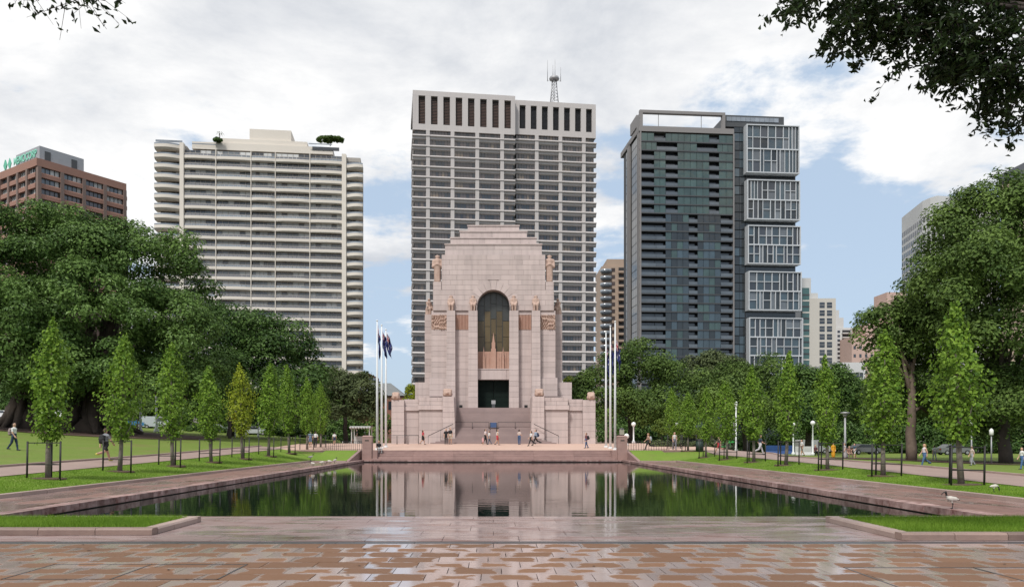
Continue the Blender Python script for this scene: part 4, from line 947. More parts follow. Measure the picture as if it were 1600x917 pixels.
boxes = [(1165, 1247.5, 197, 272), (1166, 1248.5, 282.5, 344.5), (1167, 1249.5, 353.6, 413.6), (1168, 1251, 425, 485.6), (1169, 1253, 497, 586)]
for bi, (a, b_, p, q) in enumerate(boxes):
    x0, x1 = fg.u(a), fg.u(b_); z1, z0 = fg.z((a + b_) / 2, p), fg.z((a + b_) / 2, q); r = random.Random(20 + bi); t_ = .32
    bx = MB().box(x0 + .3, x1 - .3, -.15, 2.2, z0 + .3, z1 - .3).build('box_bay', M['recess'], gl)
    MB().box(x0, x1, -.9, 2.3, z1 - t_, z1).box(x0, x1, -.9, 2.3, z0, z0 + t_).box(x0, x0 + t_, -.9, 2.3, z0 + t_, z1 - t_).box(x1 - t_, x1, -.9, 2.3, z0 + t_, z1 - t_).build('frame', M['white_frame'], bx)
    nr = 3 if bi == 4 else 2; mu = MB()
    for j in range(nr):
        za, zb_ = z0 + t_ + (z1 - z0 - 2 * t_) * j / nr, z0 + t_ + (z1 - z0 - 2 * t_) * (j + 1) / nr
        if j: mu.box(x0 + t_, x1 - t_, -.75, -.3, za - .2, za + .2)
        xs_ = [x0 + t_]
        while xs_[-1] < x1 - t_ - 1.6: xs_.append(xs_[-1] + r.choice([1.1, 1.9, 2.6, 1.6]))
        xs_.append(x1 - t_)
        for i in range(len(xs_) - 1):
            if i: w_ = r.choice([.10, .15, .15]); mu.box(xs_[i] - w_, xs_[i] + w_ * .4, -.7, -.25, za + .2, zb_ - .2)
            zm = (za + zb_) / 2; two = xs_[i + 1] - xs_[i] > 1.7
            if two: mu.box(xs_[i] + .2, xs_[i + 1] - .2, -.62, -.25, zm - .1, zm + .1)
            for (c, d) in (((za, zm), (zm, zb_)) if two else ((za, zb_),)):
                MB().box(xs_[i] + .05, xs_[i + 1] - .05, -.24, -.155, c + .06, d - .06).build('pane', M[r.choice(['pane_grey', 'pane_blue', 'pane_blue', 'win_mid', 'win_dark'])], bx)
    mu.build('mullion', M['white_frame'], bx)
# -- brown office block with the roof sign
fb_ = Frame(W(58, 240), 240.0, math.atan2(24.0, 15.9))
bo = fb_.root('brick_office', 'brown brick office block with banded windows and a grey sign box on its roof', 'building')
M['brownbrick'] = mat('brown_brick', (0.30, 0.165, 0.125), 0.85, 0.08, 0.15, 0.4, col2=(0.24, 0.13, 0.10)); M['browncol'] = mat('brown_pier', (0.19, 0.135, 0.115), 0.85, 0.05)
M['plant_grey'] = mat('grey_cladding', (0.33, 0.34, 0.36), 0.6, 0, 0.2, 0.2)
WR, WL_ = fb_.u(196), 24.0; ZB = fb_.z(58, 247); fhb = 16.6 * 240 / F
MB().box(.9, WR - .9, .9, WL_, -1, ZB - .5).build('wall', M['browncol'], bo)
MB().box(-.25, WR + .2, -.25, WL_, ZB - 2.4, ZB).build('parapet', M['brownbrick'], bo)
bw = windows('window', 6, 4, (5, 3), (M['curtain'], M['win_mid']), bar=.03, barm=M['bronze'], seed=4); bd = windows('window', 6, 4, (5, 1), (M['win_brown'], M['win_dark']), bar=.03, barm=M['bronze'], seed=6)
nb = 4; bwid = (WR - .9) / nb; nbl = 4; lw = (WL_) / 4
for f in range(11):
    z1 = ZB - 2.4 - f * fhb; z0 = z1 - fhb
    if z0 < 1: break
    MB().prism_x([(-.2, z0), (.85, z0), (.85, z0 + 1.55), (.05, z0 + 1.55), (-.2, z0 + 1.2)], .95, WR + (.5 if True else 0)).build('spandrel', M['brownbrick'], bo)
    MB().prism_y([(-.2, z0), (-.2, z0 + 1.2), (.05, z0 + 1.55), (.85, z0 + 1.55), (.85, z0)][::-1], .95, WL_).build('spandrel', M['brownbrick'], bo)
    for i in range(nb): inst('window', RN.choice(bw if f + RN.random() < 1.9 else bd), bo, (1.3 + i * bwid, .3, z0 + 1.55), (bwid - 1.35, 1, fhb - 1.56))
    for i in range(nbl):
        wm = RN.choice(bw); o = inst('window', wm, bo, (.35, lw * (i + 1) - .3, z0 + 1.55), (lw - 1.6, 1, fhb - 1.56)); o.rotation_euler = (0, 0, -math.pi / 2); o.location = (.35, .9 + lw * i + lw - 1.2, z0 + 1.55)
for i in range(nb + 1): MB().box(.05 + i * bwid, 1.1 + i * bwid, -.45, .95, 0, ZB - 2.41).build('pier', M['browncol'], bo)
for i in range(1, nbl + 1): MB().box(-.45, .95, lw * i - .55, lw * i + .5, 0, ZB - 2.41).build('pier', M['browncol'], bo)
sx0, sy0 = 1.2, 1.0; zs1 = fb_.at(59, 227, sy0)[1]; ux1 = fb_.u(131, sy0)
MB().box(sx0, ux1, sy0, 16.0, ZB - .2, zs1).build('plant_box', M['plant_grey'], bo)
for px in (74.5, 116): MB().box(fb_.u(px, sy0) - .9, fb_.u(px, sy0) + .9, sy0 - .1, sy0 - .002, ZB + .2, zs1 - 1.2).build('vent', M['slab_dark'], bo)
M['sign_green'] = mat('sign_green', (0.10, 0.42, 0.28), 0.45); M['sign_pale'] = mat('sign_pale', (0.22, 0.60, 0.45), 0.45); M['sign_dark'] = mat('sign_edge', (0.02, 0.07, 0.055), 0.5)
def text_mesh(txt, size, depth, m_):
    cu = bpy.data.curves.new('txt', 'FONT'); cu.body = txt; cu.size = size; cu.extrude = depth; cu.align_x = 'CENTER'; cu.align_y = 'CENTER'; cu.offset = size * 0.012
    o = bpy.data.objects.new('txt', cu); C.objects.link(o); dg = bpy.context.evaluated_depsgraph_get(); dg.update()
    me = bpy.data.meshes.new_from_object(o.evaluated_get(dg)); bpy.data.objects.remove(o); bpy.data.curves.remove(cu)
    me.materials.clear(); me.materials.append(m_); return me
ya, yb_ = fb_.at(22, 240, sx0, 'd')[0], fb_.at(57.5, 230, sx0, 'd')[0]     # lettering on the flank of the plant box
tm = text_mesh('MEMOCORP', 3.0, .08, M['sign_pale']); w0 = max(v.co.x for v in tm.vertices) - min(v.co.x for v in tm.vertices); zc_ = (zs1 + ZB) / 2 + .2
for (dy, dz, mt, dd) in ((0, 0, 'sign_pale', -.12),):
    o = inst('sign_lettering', tm if mt == 'sign_pale' else tm.copy(), bo, (sx0 + dd, (ya + yb_) / 2 + dy, zc_ + dz)); o.rotation_euler = (math.pi / 2, 0, -math.pi / 2); o.scale = (abs(ya - yb_) / w0, 1.1, 1)
    if mt != 'sign_pale': o.data.materials.clear(); o.data.materials.append(M[mt])
for k in range(2):
    c = fb_.at(9.5 + k * 6.5, 245, sx0, 'd')[0]; d_ = 1.9
    MB().prism_x([(c - d_ * .62, zc_), (c, zc_ - d_), (c + d_ * .62, zc_), (c, zc_ + d_)], sx0 - .35 + k * .1, sx0 - .05).build('sign_emblem', M['sign_green'], bo)
# -- lesser buildings
def plain_block(name, label, px0, px1, D, pyt, dep, mt, rows, cols, fhm, wm, wfrac=(.62, .55), a=0.0, sill=None, zmin=2.0, skip=None):
    f_ = Frame.two(px0, D, px1, D + a); t_ = f_.root(name, label, 'building'); wd = f_.u(px1); zt_ = f_.z(px0, pyt)
    MB().box(0, wd, 0, dep, -1, zt_).build('wall', mt, t_)
    for j in range(rows):
        for i in range(cols):
            if skip and skip(j, i): continue
            cw = wd / cols; x = i * cw + cw * (1 - wfrac[0]) / 2; z = zt_ - 2.0 - (j + 1) * fhm
            if z < zmin: continue
            wo_ = MB().box(0, cw * wfrac[0], -.06, .0 - .005, 0, fhm * wfrac[1])
            o = wo_.build('window', wm, t_, (x, 0, z + .4))
            if sill: piece('sill', t_, x - .1, x + cw * wfrac[0] + .1, -.22, -.004, z + .2, z + .38, sill)
    return f_, t_, wd, zt_
M['cream'] = mat('cream_panel', (0.53, 0.50, 0.45), 0.8, 0, 0.1, 0.3, col2=(0.46, 0.43, 0.39)); M['teal_glass'] = glass('teal_strip', (0.05, 0.13, 0.115), 0.08, 0.4); M['tan'] = mat('tan_render', (0.42, 0.32, 0.25), 0.85, 0, 0.1, 0.3); M['pinkr'] = mat('pink_render', (0.55, 0.39, 0.33), 0.85, 0, 0.1, 0.3); M['white_conc'] = mat('white_concrete', (0.56, 0.56, 0.55), 0.75, 0, 0.1, 0.25); M['brickred'] = mat('red_brick', (0.26, 0.12, 0.085), 0.9, 0, 0.5, 0.4)
f_, t_, wd, zt_ = plain_block('office_block', 'cream stepped office block with two columns of square windows beside the glass tower', 1264, 1306, 262, 466, 20, M['cream'], 0, 1, 3, M['win_dark'])
for j in range(10):
    for k, px in enumerate((1280.5, 1292)):
        x = f_.u(px); z = f_.z(px, 481 + j * 12.35); w_ = MB().box(0, 1.75, -.08, -.004, 0, 1.9).build('window', M['win_dark'], t_, (x, 0, z)); MB().box(-.05, 1.8, -.1, -.082, .92, 1.0).build('mullion', M['cream'], w_)
MB().box(f_.u(1253), f_.u(1263.9), -.3, 18, -1, f_.z(1258, 450)).build('glass_bay', M['teal_glass'], t_)
for j in range(14): z = f_.z(1258, 462 + j * 9.2); MB().box(f_.u(1253), f_.u(1264), -.42, -.302, z, z + .5).build('floor_band', M['cream'] if j % 2 else M['slab_dark'], t_)
MB().box(f_.u(1252), f_.u(1269), 1, 14, zt_ - 2, f_.z(1260, 433.5)).box(f_.u(1269) + .01, f_.u(1280), 1, 14, zt_ - 2, f_.z(1272, 457)).build('roof_storey', M['white_conc'], t_)
f_, t_, wd, zt_ = plain_block('stepped_flats', 'far stepped white flats with deep balconies behind the cream office block', 1306, 1331, 300, 512, 16, M['white_conc'], 0, 1, 3, M['win_dark'])
MB().box(f_.u(1300), f_.u(1312), .5, 12, zt_ - 1, f_.z(1306, 484)).box(f_.u(1312) + .01, f_.u(1319), .5, 12, zt_ - 1, f_.z(1316, 496)).build('roof_storey', M['white_conc'], t_)
for j in range(9):
    z = f_.z(1320, 520 + j * 6.8); piece('window', t_, f_.u(1308.5), f_.u(1312.5), -.06, -.004, z, z + .95, M['win_dark']); piece('balcony', t_, f_.u(1315), f_.u(1330), -1.3, -.004, z - .35, z - .02, M['white_conc']); piece('window', t_, f_.u(1316), f_.u(1329), -.06, -.005, z, z + 1.1, M['recess'])
f_, t_, wd, zt_ = plain_block('pink_flats', 'pink rendered flats with small dark windows showing behind the trees', 1331, 1420, 290, 526, 20, M['pinkr'], 4, 10, 3.1, M['win_dark'], (.4, .4)); MB().box(f_.u(1355), f_.u(1420), 1, 14, zt_ - .5, f_.z(1380, 505)).box(f_.u(1390), f_.u(1420), 2, 12, zt_, f_.z(1400, 455)).build('roof_storey', M['pinkr'], t_)
f_, t_, wd, zt_ = plain_block('low_shop_building', 'low grey building with wide windows and an orange brick band beside the cream block', 1306, 1352, 210, 566, 14, M['white_conc'], 0, 1, 3, M['win_dark'])
for px in (1324, 1330, 1336.5, 1343): piece('window', t_, f_.u(px), f_.u(px + 5.5), -.08, -.004, f_.z(1335, 590), f_.z(1335, 582), M['win_dark'])
MB().box(-.1, wd, -.5, -.004, f_.z(1335, 613), f_.z(1335, 608)).box(-.1, wd, -.4, -.004, f_.z(1335, 636), f_.z(1335, 629)).build('brick_band', mat('orange_brick', (0.42, 0.20, 0.10), 0.85), t_)
for px in (1322, 1328.5, 1335, 1341.5): piece('window', t_, f_.u(px), f_.u(px + 5), -.08, -.004, f_.z(1335, 627), f_.z(1335, 616), M['win_mid'])
# tan flats peeping between the two towers
f_, t_, wd, zt_ = plain_block('tan_flats', 'tan apartment block with rounded balconies squeezed between grey and glass towers', 940, 979, 330, 416, 20, M['tan'], 0, 1, 3, M['win_dark']); MB().box(f_.u(949), f_.u(979), 1, 14, zt_ - 1, f_.z(965, 404)).build('roof_storey', M['tan'], t_)
cb_ = MB().lathe([(1.8, 0), (2.5, .5), (2.5, 1.6)], n=14).mesh('balcony', M['rail_glass'])
for j in range(24):
    z = zt_ - 3 - j * 2.95
    if z < 12: break
    inst('balcony', cb_, t_, (f_.u(947), 0, z), (1, .7, 1)); piece('balcony', t_, f_.u(966), f_.u(976), -1.0, -.004, z, z + .9, M['tan']); piece('window', t_, f_.u(966.5), f_.u(975.5), -.08, -.003, z + .92, z + 2.4, M['recess']); piece('window', t_, f_.u(955), f_.u(961), -.08, -.004, z + .6, z + 2.2, M['win_brown'])
# white curved office far right, and the dark tower corner beside it
cx_, cy_ = W(1462, 315), 330.0; t_ = thing('curved_office', 'white office tower with a rounded corner and rows of small windows behind the right trees', 'building', (cx_, cy_, 0))
pl = [(W(1409, 335) - cx_, 335 - cy_), (W(1441, 312) - cx_, 312 - cy_)] + [(W(1450, 309) - cx_, 307.5 - cy_), (W(1462, 306) - cx_, 305 - cy_), (W(1475, 306) - cx_, 305.5 - cy_), (W(1560, 312) - cx_, 312 - cy_)] + [(W(1560, 350) - cx_, 350 - cy_), (W(1409, 350) - cx_, 350 - cy_)]
zt_ = Z(311, 308); MB().prism(pl, -1, zt_).build('wall', M['white_conc'], t_)
for j in range(16):
    z = zt_ - 8.5 - j * 3.2
    for (a, b_) in zip(pl[:5], pl[1:6]):
        ln = math.hypot(b_[0] - a[0], b_[1] - a[1]); n = max(1, int(ln / 2.1)); rz = math.atan2(b_[1] - a[1], b_[0] - a[0])
        if n > 12: n = 12
        for i in range(n):
            q = (i + .5) / n if n < 12 else (i + .5) * 2.1 / ln; o = piece('window', t_, 0, 1.25, 0, .1, 0, 1.9, M['win_dark']); o.rotation_euler = (0, 0, rz); o.location = (a[0] + (b_[0] - a[0]) * q - math.cos(rz) * .6 + math.sin(rz) * .07, a[1] + (b_[1] - a[1]) * q - math.sin(rz) * .6 - math.cos(rz) * .07, z)
MB().prism([(x * 1.003, y * 1.003 - .12) for x, y in pl], zt_ - 8.2, zt_ + .3).build('parapet', M['white_conc'], t_)
f_ = Frame.two(1566, 300, 1640, 292); t_ = f_.root('corner_tower', 'dark roofed tan tower cut off by the right edge above the trees', 'building'); wd = f_.u(1640)
MB().box(0, wd, 0, 20, -1, f_.z(1590, 286)).build('wall', M['tan'], t_); fz = f_.z(1566, 274); MB().prism_y([(-1, f_.z(1566, 282)), (wd, f_.z(1640, 282)), (wd, f_.z(1640, 235)), (-1, fz)], -.8, 20).build('louvred_crown', mat('slate_louvre', (0.07, 0.075, 0.09), 0.5), t_)
for i in range(5): piece('window', t_, 1 + i * 3.2, 3 + i * 3.2, -.08, -.004, f_.z(1590, 300), f_.z(1590, 291), M['win_dark'])
# brick house end and grey roof seen beside the left flagpoles
f_, t_, wd, zt_ = plain_block('brick_flats', 'small red brick flats with round balconies just right of the beige tower', 562, 579, 190, 584, 14, M['brickred'], 0, 1, 3, M['win_dark'])
for j in range(5): z = zt_ - 2.3 - j * 2.7; inst('balcony', cb_, t_, (wd - .4, 0, z), (.8, .6, .8)); piece('window', t_, wd - 2.2, wd - .6, -.08, -.004, z + 1.4, z + 2.5, M['recess'])
t_ = thing('gabled_house', 'red brick house with a grey hipped roof behind the left flagpoles', 'house', (W(590, 165), 165, 1)); MB().box(-5.5, 5.5, 0, 9, -2, Z(618, 165) - 1).build('wall', M['brickred'], t_)
zr_ = Z(618, 165) - 1; zr2 = Z(596, 165) - 1; MB().add([(-5.9, -.4, zr_), (5.9, -.4, zr_), (5.9, 9.4, zr_), (-5.9, 9.4, zr_), (-3.5, 4.5, zr2), (2.2, 4.5, zr2)], [(0, 1, 5, 4), (1, 2, 5), (2, 3, 4, 5), (3, 0, 4)]).build('roof', mat('grey_slate', (0.17, 0.18, 0.185), 0.7, 0, 1.5, 0.4), t_)
for q in (-3.5, -.6, 2.3): piece('window', t_, q, q + 1.2, -.07, -.004, zr_ - 3, zr_ - 1.2, M['win_dark'])
# ------------------------------------------------------------------ trees
M['leaf_fig'] = leafmat('fig_leaf', (0.046, 0.094, 0.022), (0.176, 0.280, 0.072), 0.22, 0.42)
M['leaf_dark'] = leafmat('dark_leaf', (0.034, 0.075, 0.018), (0.130, 0.221, 0.055), 0.22, 0.45)
M['leaf_mid'] = leafmat('mid_leaf', (0.054, 0.098, 0.023), (0.168, 0.252, 0.060), 0.22, 0.5)
M['leaf_olive'] = leafmat('olive_leaf', (0.057, 0.081, 0.033), (0.149, 0.182, 0.077), 0.22, 0.55)
M['leaf_young'] = leafmat('young_leaf', (0.080, 0.165, 0.020), (0.275, 0.420, 0.058), 0.36, 0.42)
M['leaf_yellow'] = leafmat('yellowing_leaf', (0.15, 0.21, 0.018), (0.42, 0.47, 0.05), 0.35, 0.45)
M['leaf_lime'] = leafmat('lime_leaf', (0.075, 0.125, 0.020), (0.190, 0.260, 0.055), 0.35, 0.5)
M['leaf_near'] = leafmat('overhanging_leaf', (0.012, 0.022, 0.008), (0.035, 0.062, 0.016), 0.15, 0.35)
M['bark_fig'] = mat('fig_bark', (0.085, 0.062, 0.048), 0.9, 0, 1.2, 0.6, 0.8, col2=(0.04, 0.03, 0.025), bscale=8)
M['bark_grey'] = mat('grey_bark', (0.21, 0.18, 0.155), 0.9, 0, 3.0, 0.6, 0.6, col2=(0.11, 0.09, 0.075), bscale=18)
M['bark_dark'] = mat('dark_bark', (0.06, 0.047, 0.04), 0.9, 0, 2.0, 0.6, 0.6, bscale=10)
M['bark_tan'] = mat('tan_bark', (0.17, 0.125, 0.095), 0.9, 0, 1.5, 0.7, 0.7, col2=(0.08, 0.055, 0.045), bscale=10)
def leaf_geo(P, Nn, L_, Wd, r, droop=0.25):
    n = len(P); Nn = Nn / np.maximum(np.linalg.norm(Nn, axis=1, keepdims=True), 1e-6)
    T = np.cross(Nn, r.normal(size=(n, 3))); T /= np.maximum(np.linalg.norm(T, axis=1, keepdims=True), 1e-6); B = np.cross(Nn, T)
    V = np.empty((n, 4, 3)); l = L_[:, None] / 2; w_ = Wd[:, None] / 2
    V[:, 0] = P - T * l; V[:, 1] = P + B * w_ + Nn * w_ * .35; V[:, 2] = P + T * l - Nn * l * droop; V[:, 3] = P - B * w_ + Nn * w_ * .35
    return V
def crown(name, lobes, clump_r, per, leaf, mt, parent, seed, dens=1.0, inner=0.25, flat=0.75, tinted=None):
    """lobes: (x,y,z,rx,ry,rz). Clumps of leaves sit over each lobe's skin, small leaf faces over each clump"""
    r = np.random.default_rng(seed); Ps = []; Ns = []; Ts = []; Lb = np.array(lobes, float)
    for li, (cx, cy, cz, rx, ry, rz) in enumerate(lobes):
        area = 4 * math.pi * ((rx * ry) ** 1.6 / 3 + (rx * rz) ** 1.6 / 3 + (ry * rz) ** 1.6 / 3) ** (1 / 1.6)
        n = max(6, int(dens * area / (clump_r * clump_r * 1.9)))
        d = r.normal(size=(n, 3)); d[:, 2] = np.where(d[:, 2] < -.35 * np.abs(d[:, 0]), -d[:, 2] * r.random(n), d[:, 2]); d /= np.linalg.norm(d, axis=1, keepdims=True)
        sh_ = np.where(r.random(n) < inner, r.uniform(.45, .85, n), r.uniform(.88, 1.06, n))[:, None]
        ctr = np.array([cx, cy, cz]) + d * np.array([rx, ry, rz]) * sh_
        keep = np.ones(n, bool)
        for lj in range(len(lobes)):                            # drop clumps buried deep inside another lobe
            if lj == li: continue
            q = (ctr - Lb[lj, :3]) / Lb[lj, 3:]; keep &= (q * q).sum(1) > .55
        for c, dd in zip(ctr[keep], d[keep]):
            cr_ = clump_r * r.uniform(.65, 1.35); m = int(per * (cr_ / clump_r) ** 2 * r.uniform(.8, 1.2))
            e = r.normal(size=(m, 3)) + dd * .55 + np.array([0, 0, .35]); e /= np.linalg.norm(e, axis=1, keepdims=True)
            p = c + e * cr_ * np.array([1, 1, flat]) * (r.random(m) ** .33)[:, None] * r.uniform(.9, 1.15, m)[:, None]
            Ps.append(p); Ns.append(e * 1.0 + r.normal(size=(m, 3)) * .28 + np.array([0, 0, .45])); Ts.append(np.clip(r.normal(.45, .2, m) + r.normal(0, .2), 0, 1))
    P = np.concatenate(Ps); Nn = np.concatenate(Ns); T = np.concatenate(Ts); n = len(P)
    L_ = leaf * r.uniform(.7, 1.35, n); V = leaf_geo(P, Nn, L_, L_ * r.uniform(.45, .7, n), r)
    return np_mesh(name, V.reshape(-1, 3), np.arange(4 * n).reshape(-1, 4), mt, parent, np.repeat(T, 4))
def limbs(parent, base, top, r0, targets, mt, seed, flare=0.0, name='trunk', n=10):
    """tapered trunk from base to top, limbs from its upper half out to the targets"""
    r = random.Random(seed); b_, t_ = Vector(base), Vector(top); pts = []; rad = []
    for i in range(8):
        q = i / 7; p = b_.lerp(t_, q) + Vector((r.uniform(-1, 1), r.uniform(-1, 1), 0)) * r0 * .35 * (0 < i < 7); pts.append(p); rad.append(r0 * (1 - .55 * q) * (1 + flare * max(0, 1 - q * 4) ** 2))
    m = MB().path(pts, rad, n)
    if flare:
        for k in range(9):
            a = 2 * math.pi * k / 9 + r.random() * .4; R_ = r0 * r.uniform(1.7, 2.6)
            m.path([b_ + Vector((math.cos(a) * r0 * .55, math.sin(a) * r0 * .55, r0 * r.uniform(1.6, 2.8))), b_ + Vector((math.cos(a) * r0 * 1.1, math.sin(a) * r0 * 1.1, r0 * .7)), b_ + Vector((math.cos(a) * R_, math.sin(a) * R_, -.1))], [r0 * .3, r0 * .3, r0 * .1], 6)
    tr = m.build(name, mt, parent)
    for k, tg in enumerate(targets):
        q = r.uniform(.5, .98); s0 = b_.lerp(t_, q); e = Vector(tg); mid = s0.lerp(e, .5) + Vector((r.uniform(-.6, .6), r.uniform(-.6, .6), (e - s0).length * .10)); rr = r0 * (1 - .55 * q) * .62
        MB().path([s0, s0.lerp(mid, .5), mid, mid.lerp(e, .55), e], [rr, rr * .85, rr * .6, rr * .42, rr * .2], 6).build('limb', mt, tr)
    return tr
def tree_px(name, label, trunk_px, D, lobes_px, clump, per, leaf, lm, bm, seed, r0=.5, cat='tree', group=None, flare=0.0, dens=1.0, thick=1.0, trunk_top=None, inner=.25, zoff=0.0, flat=.75):
    bx = W(trunk_px, D); bz = g(bx, D) - .1 if abs(bx) > 24 or D < 78 else pz(D) - .1
    t_ = thing(name, label, cat, (bx, D, bz), 0, group)
    lob = []
    for q in lobes_px:
        px, py, rx, ry = q[:4]; dd = q[4] if len(q) > 4 else 0; k = (D + dd) / F
        lob.append(((px - VX) * k - bx, dd, E - (py - HY) * k - bz, rx * k, rx * k * thick, ry * k))
    crown('crown', lob, clump, per, leaf, lm, t_, seed, dens, inner, flat)
    zc_ = sum(l[2] for l in lob) / len(lob); xc = sum(l[0] for l in lob) / len(lob)
    limbs(t_, (0, 0, 0), (xc * .25, 0, trunk_top if trunk_top else zc_ * .62), r0, [(l[0] * .8, l[1] * .8, l[2] - l[5] * .25) for l in lob], bm, seed, flare)
    return t_
# the great figs on the left lawn
tree_px('fig_tree', 'huge fig tree with a broad dark trunk behind the left young trees', 142, 87,
        [(105, 412, 75, 78), (175, 425, 62, 64), (245, 425, 52, 55), (285, 480, 42, 58), (150, 500, 75, 70, -6), (230, 520, 70, 75, -5), (300, 545, 35, 65), (90, 520, 60, 75, -4), (190, 590, 80, 48, -6), (275, 605, 55, 45, -3), (110, 600, 60, 42, -5), (330, 610, 28, 50, 2), (210, 400, 45, 38, 4), (235, 610, 40, 36, -5), (255, 560, 45, 50, 4), (190, 545, 50, 50, 6)],
        2.2, 380, .36, M['leaf_fig'], M['bark_fig'], 11, 2.1, flare=.7, dens=.85, inner=.12, flat=.62, thick=.9, trunk_top=9)
tree_px('fig_tree', 'huge fig tree at the left edge, its dome level with the brown office windows', 41, 85,
        [(45, 405, 70, 78), (-30, 420, 80, 88), (-90, 520, 80, 120), (0, 500, 80, 75, -6), (55, 545, 55, 60, -5), (-20, 590, 75, 45, -6), (40, 610, 50, 34, -4)],
        2.2, 380, .36, M['leaf_fig'], M['bark_fig'], 12, 1.7, flare=.7, dens=.85, inner=.12, flat=.62, thick=.9, trunk_top=8)
tree_px('fig_tree', 'dark spreading fig in front of the foot of the beige apartment tower', 360, 106,
        [(350, 540, 42, 52), (395, 545, 45, 42), (440, 558, 45, 45), (465, 590, 28, 38), (335, 600, 40, 55, -4), (395, 605, 55, 50, -5), (450, 625, 42, 40, -3), (372, 640, 40, 30, -3), (415, 530, 28, 26, 3), (330, 520, 30, 38, 3)],
        2.2, 280, .42, M['leaf_dark'], M['bark_dark'], 13, .6, thick=.9, trunk_top=9)
tree_px('olive_tree', 'loose grey-green tree left of the flagpoles', 540, 120,
        [(520, 618, 34, 32), (555, 625, 34, 34), (500, 640, 28, 34), (580, 650, 22, 30), (540, 650, 40, 26), (475, 655, 24, 26), (515, 590, 22, 14, 3), (545, 600, 22, 14, 2), (568, 605, 18, 16)],
        1.2, 75, .42, M['leaf_olive'], M['bark_dark'], 14, .4, thick=.9, inner=.4, trunk_top=8)
# right of the memorial
tree_px('broad_tree', 'broad dark green tree just right of the right flagpoles', 985, 118,
        [(950, 605, 40, 38), (1000, 588, 42, 40), (1035, 610, 34, 40), (975, 645, 55, 36, -4), (1030, 650, 40, 34, -3), (920, 630, 26, 36), (903, 640, 18, 26, 3), (985, 570, 26, 22, 3)],
        2.0, 250, .40, M['leaf_mid'], M['bark_dark'], 15, .6, thick=.9, trunk_top=8)
tree_px('umbrella_tree', 'flat-topped tree with bare forked limbs below the dark glass tower', 1112, 135,
        [(1095, 578, 24, 17), (1122, 570, 26, 15), (1145, 583, 22, 15), (1105, 595, 26, 13, -2), (1170, 592, 20, 14, 2)], 1.4, 110, .45, M['leaf_olive'], M['bark_dark'], 16, .45, thick=.9, trunk_top=13)
tree_px('broad_tree', 'rounded mid green tree behind the right row of young trees', 1165, 112,
        [(1150, 610, 36, 34), (1190, 605, 38, 36), (1120, 635, 32, 36, -2), (1175, 645, 48, 34, -4), (1215, 625, 28, 40), (1090, 625, 24, 34, 3), (1075, 640, 24, 32, 3)], 1.9, 240, .38, M['leaf_mid'], M['bark_dark'], 17, .5, thick=.9, trunk_top=7)
tree_px('pine_tree', 'very dark dense conifer between the globe lamps on the right', 1262, 100,
        [(1262, 665, 30, 26, -2), (1258, 635, 26, 30), (1250, 605, 24, 28), (1285, 650, 26, 34), (1275, 612, 24, 26), (1300, 600, 22, 26), (1318, 622, 20, 34)], 1.2, 150, .36, M['leaf_dark'], M['bark_dark'], 18, .45, thick=.9, trunk_top=7)
tree_px('plane_tree', 'tall tree with a pale bare leaning trunk forking low on the right lawn', 1424, 74,
        [(1400, 500, 34, 30), (1372, 535, 30, 28), (1440, 490, 38, 32), (1405, 545, 40, 30, 2), (1450, 520, 36, 34, 2), (1378, 580, 28, 26, 3), (1440, 580, 36, 30, 4), (1365, 510, 20, 15), (1395, 620, 34, 34, 6), (1460, 640, 30, 40, 6)],
        1.3, 130, .34, M['leaf_mid'], M['bark_tan'], 19, .52, thick=.8, inner=.35, trunk_top=9.5)
tree_px('dark_tree', 'very large dark leafy tree filling the right edge', 1572, 70,
        [(1555, 335, 48, 48), (1515, 385, 52, 52), (1590, 370, 62, 75), (1478, 455, 40, 44), (1540, 450, 70, 65, -4), (1610, 470, 70, 80, -3), (1495, 520, 52, 60, 2), (1570, 550, 70, 60, -3), (1530, 620, 55, 40, 1), (1600, 630, 60, 45, -2), (1650, 420, 70, 110), (1450, 500, 30, 36, 4), (1500, 345, 18, 18, 2), (1450, 445, 34, 36, 3), (1484, 392, 30, 32, 2), (1450, 545, 42, 42, 5), (1415, 600, 36, 34, 7), (1500, 660, 50, 34, 5), (1570, 670, 60, 34, 4), (1440, 650, 30, 36, 7), (1630, 640, 60, 60, 2)],
        1.7, 260, .32, M['leaf_mid'], M['bark_dark'], 20, .6, thick=.9, trunk_top=8)
# the wood closing the park behind: each a small tree of its own
bk = [('background tree behind the third left young tree', 280, 152, 48, 612), ('background tree behind the second left young tree', 175, 152, 48, 615), ('background tree filling the gap right of the pale leaning trunk', 1450, 128, 60, 610), ('background tree at the right edge behind the dark tree', 1620, 128, 65, 600), ('background tree behind the disc-headed lamp', 1350, 132, 45, 620), ('background tree right of the blue barrier', 1275, 138, 40, 632), ('background tree behind the far end of the left row', 500, 150, 40, 636), ('background tree glimpsed between the two fig trunks at far left', 70, 150, 40, 628), ('background tree behind the left pale lamp posts', 235, 150, 48, 622), ('background tree behind the yellow road sign', 320, 148, 44, 625), ('background tree behind the dark left hedge', 430, 150, 42, 632),
      ('background tree at the far left edge of the park', -10, 150, 45, 622), ('background tree behind the seated steps at the left pillar', 585, 150, 16, 668), ('background tree left of the memorial wing', 640, 160, 12, 664), ('background tree behind the blue barrier', 1225, 140, 40, 640), ('background tree behind the orange figure', 1320, 135, 42, 645),
      ('background tree behind the woman in jeans', 1400, 130, 45, 640), ('background tree right of the pale leaning trunk', 1480, 125, 45, 635), ('background tree behind the last right young tree', 1570, 125, 55, 635), ('background tree behind the right pillar lantern', 985, 150, 40, 650)]
proto = []
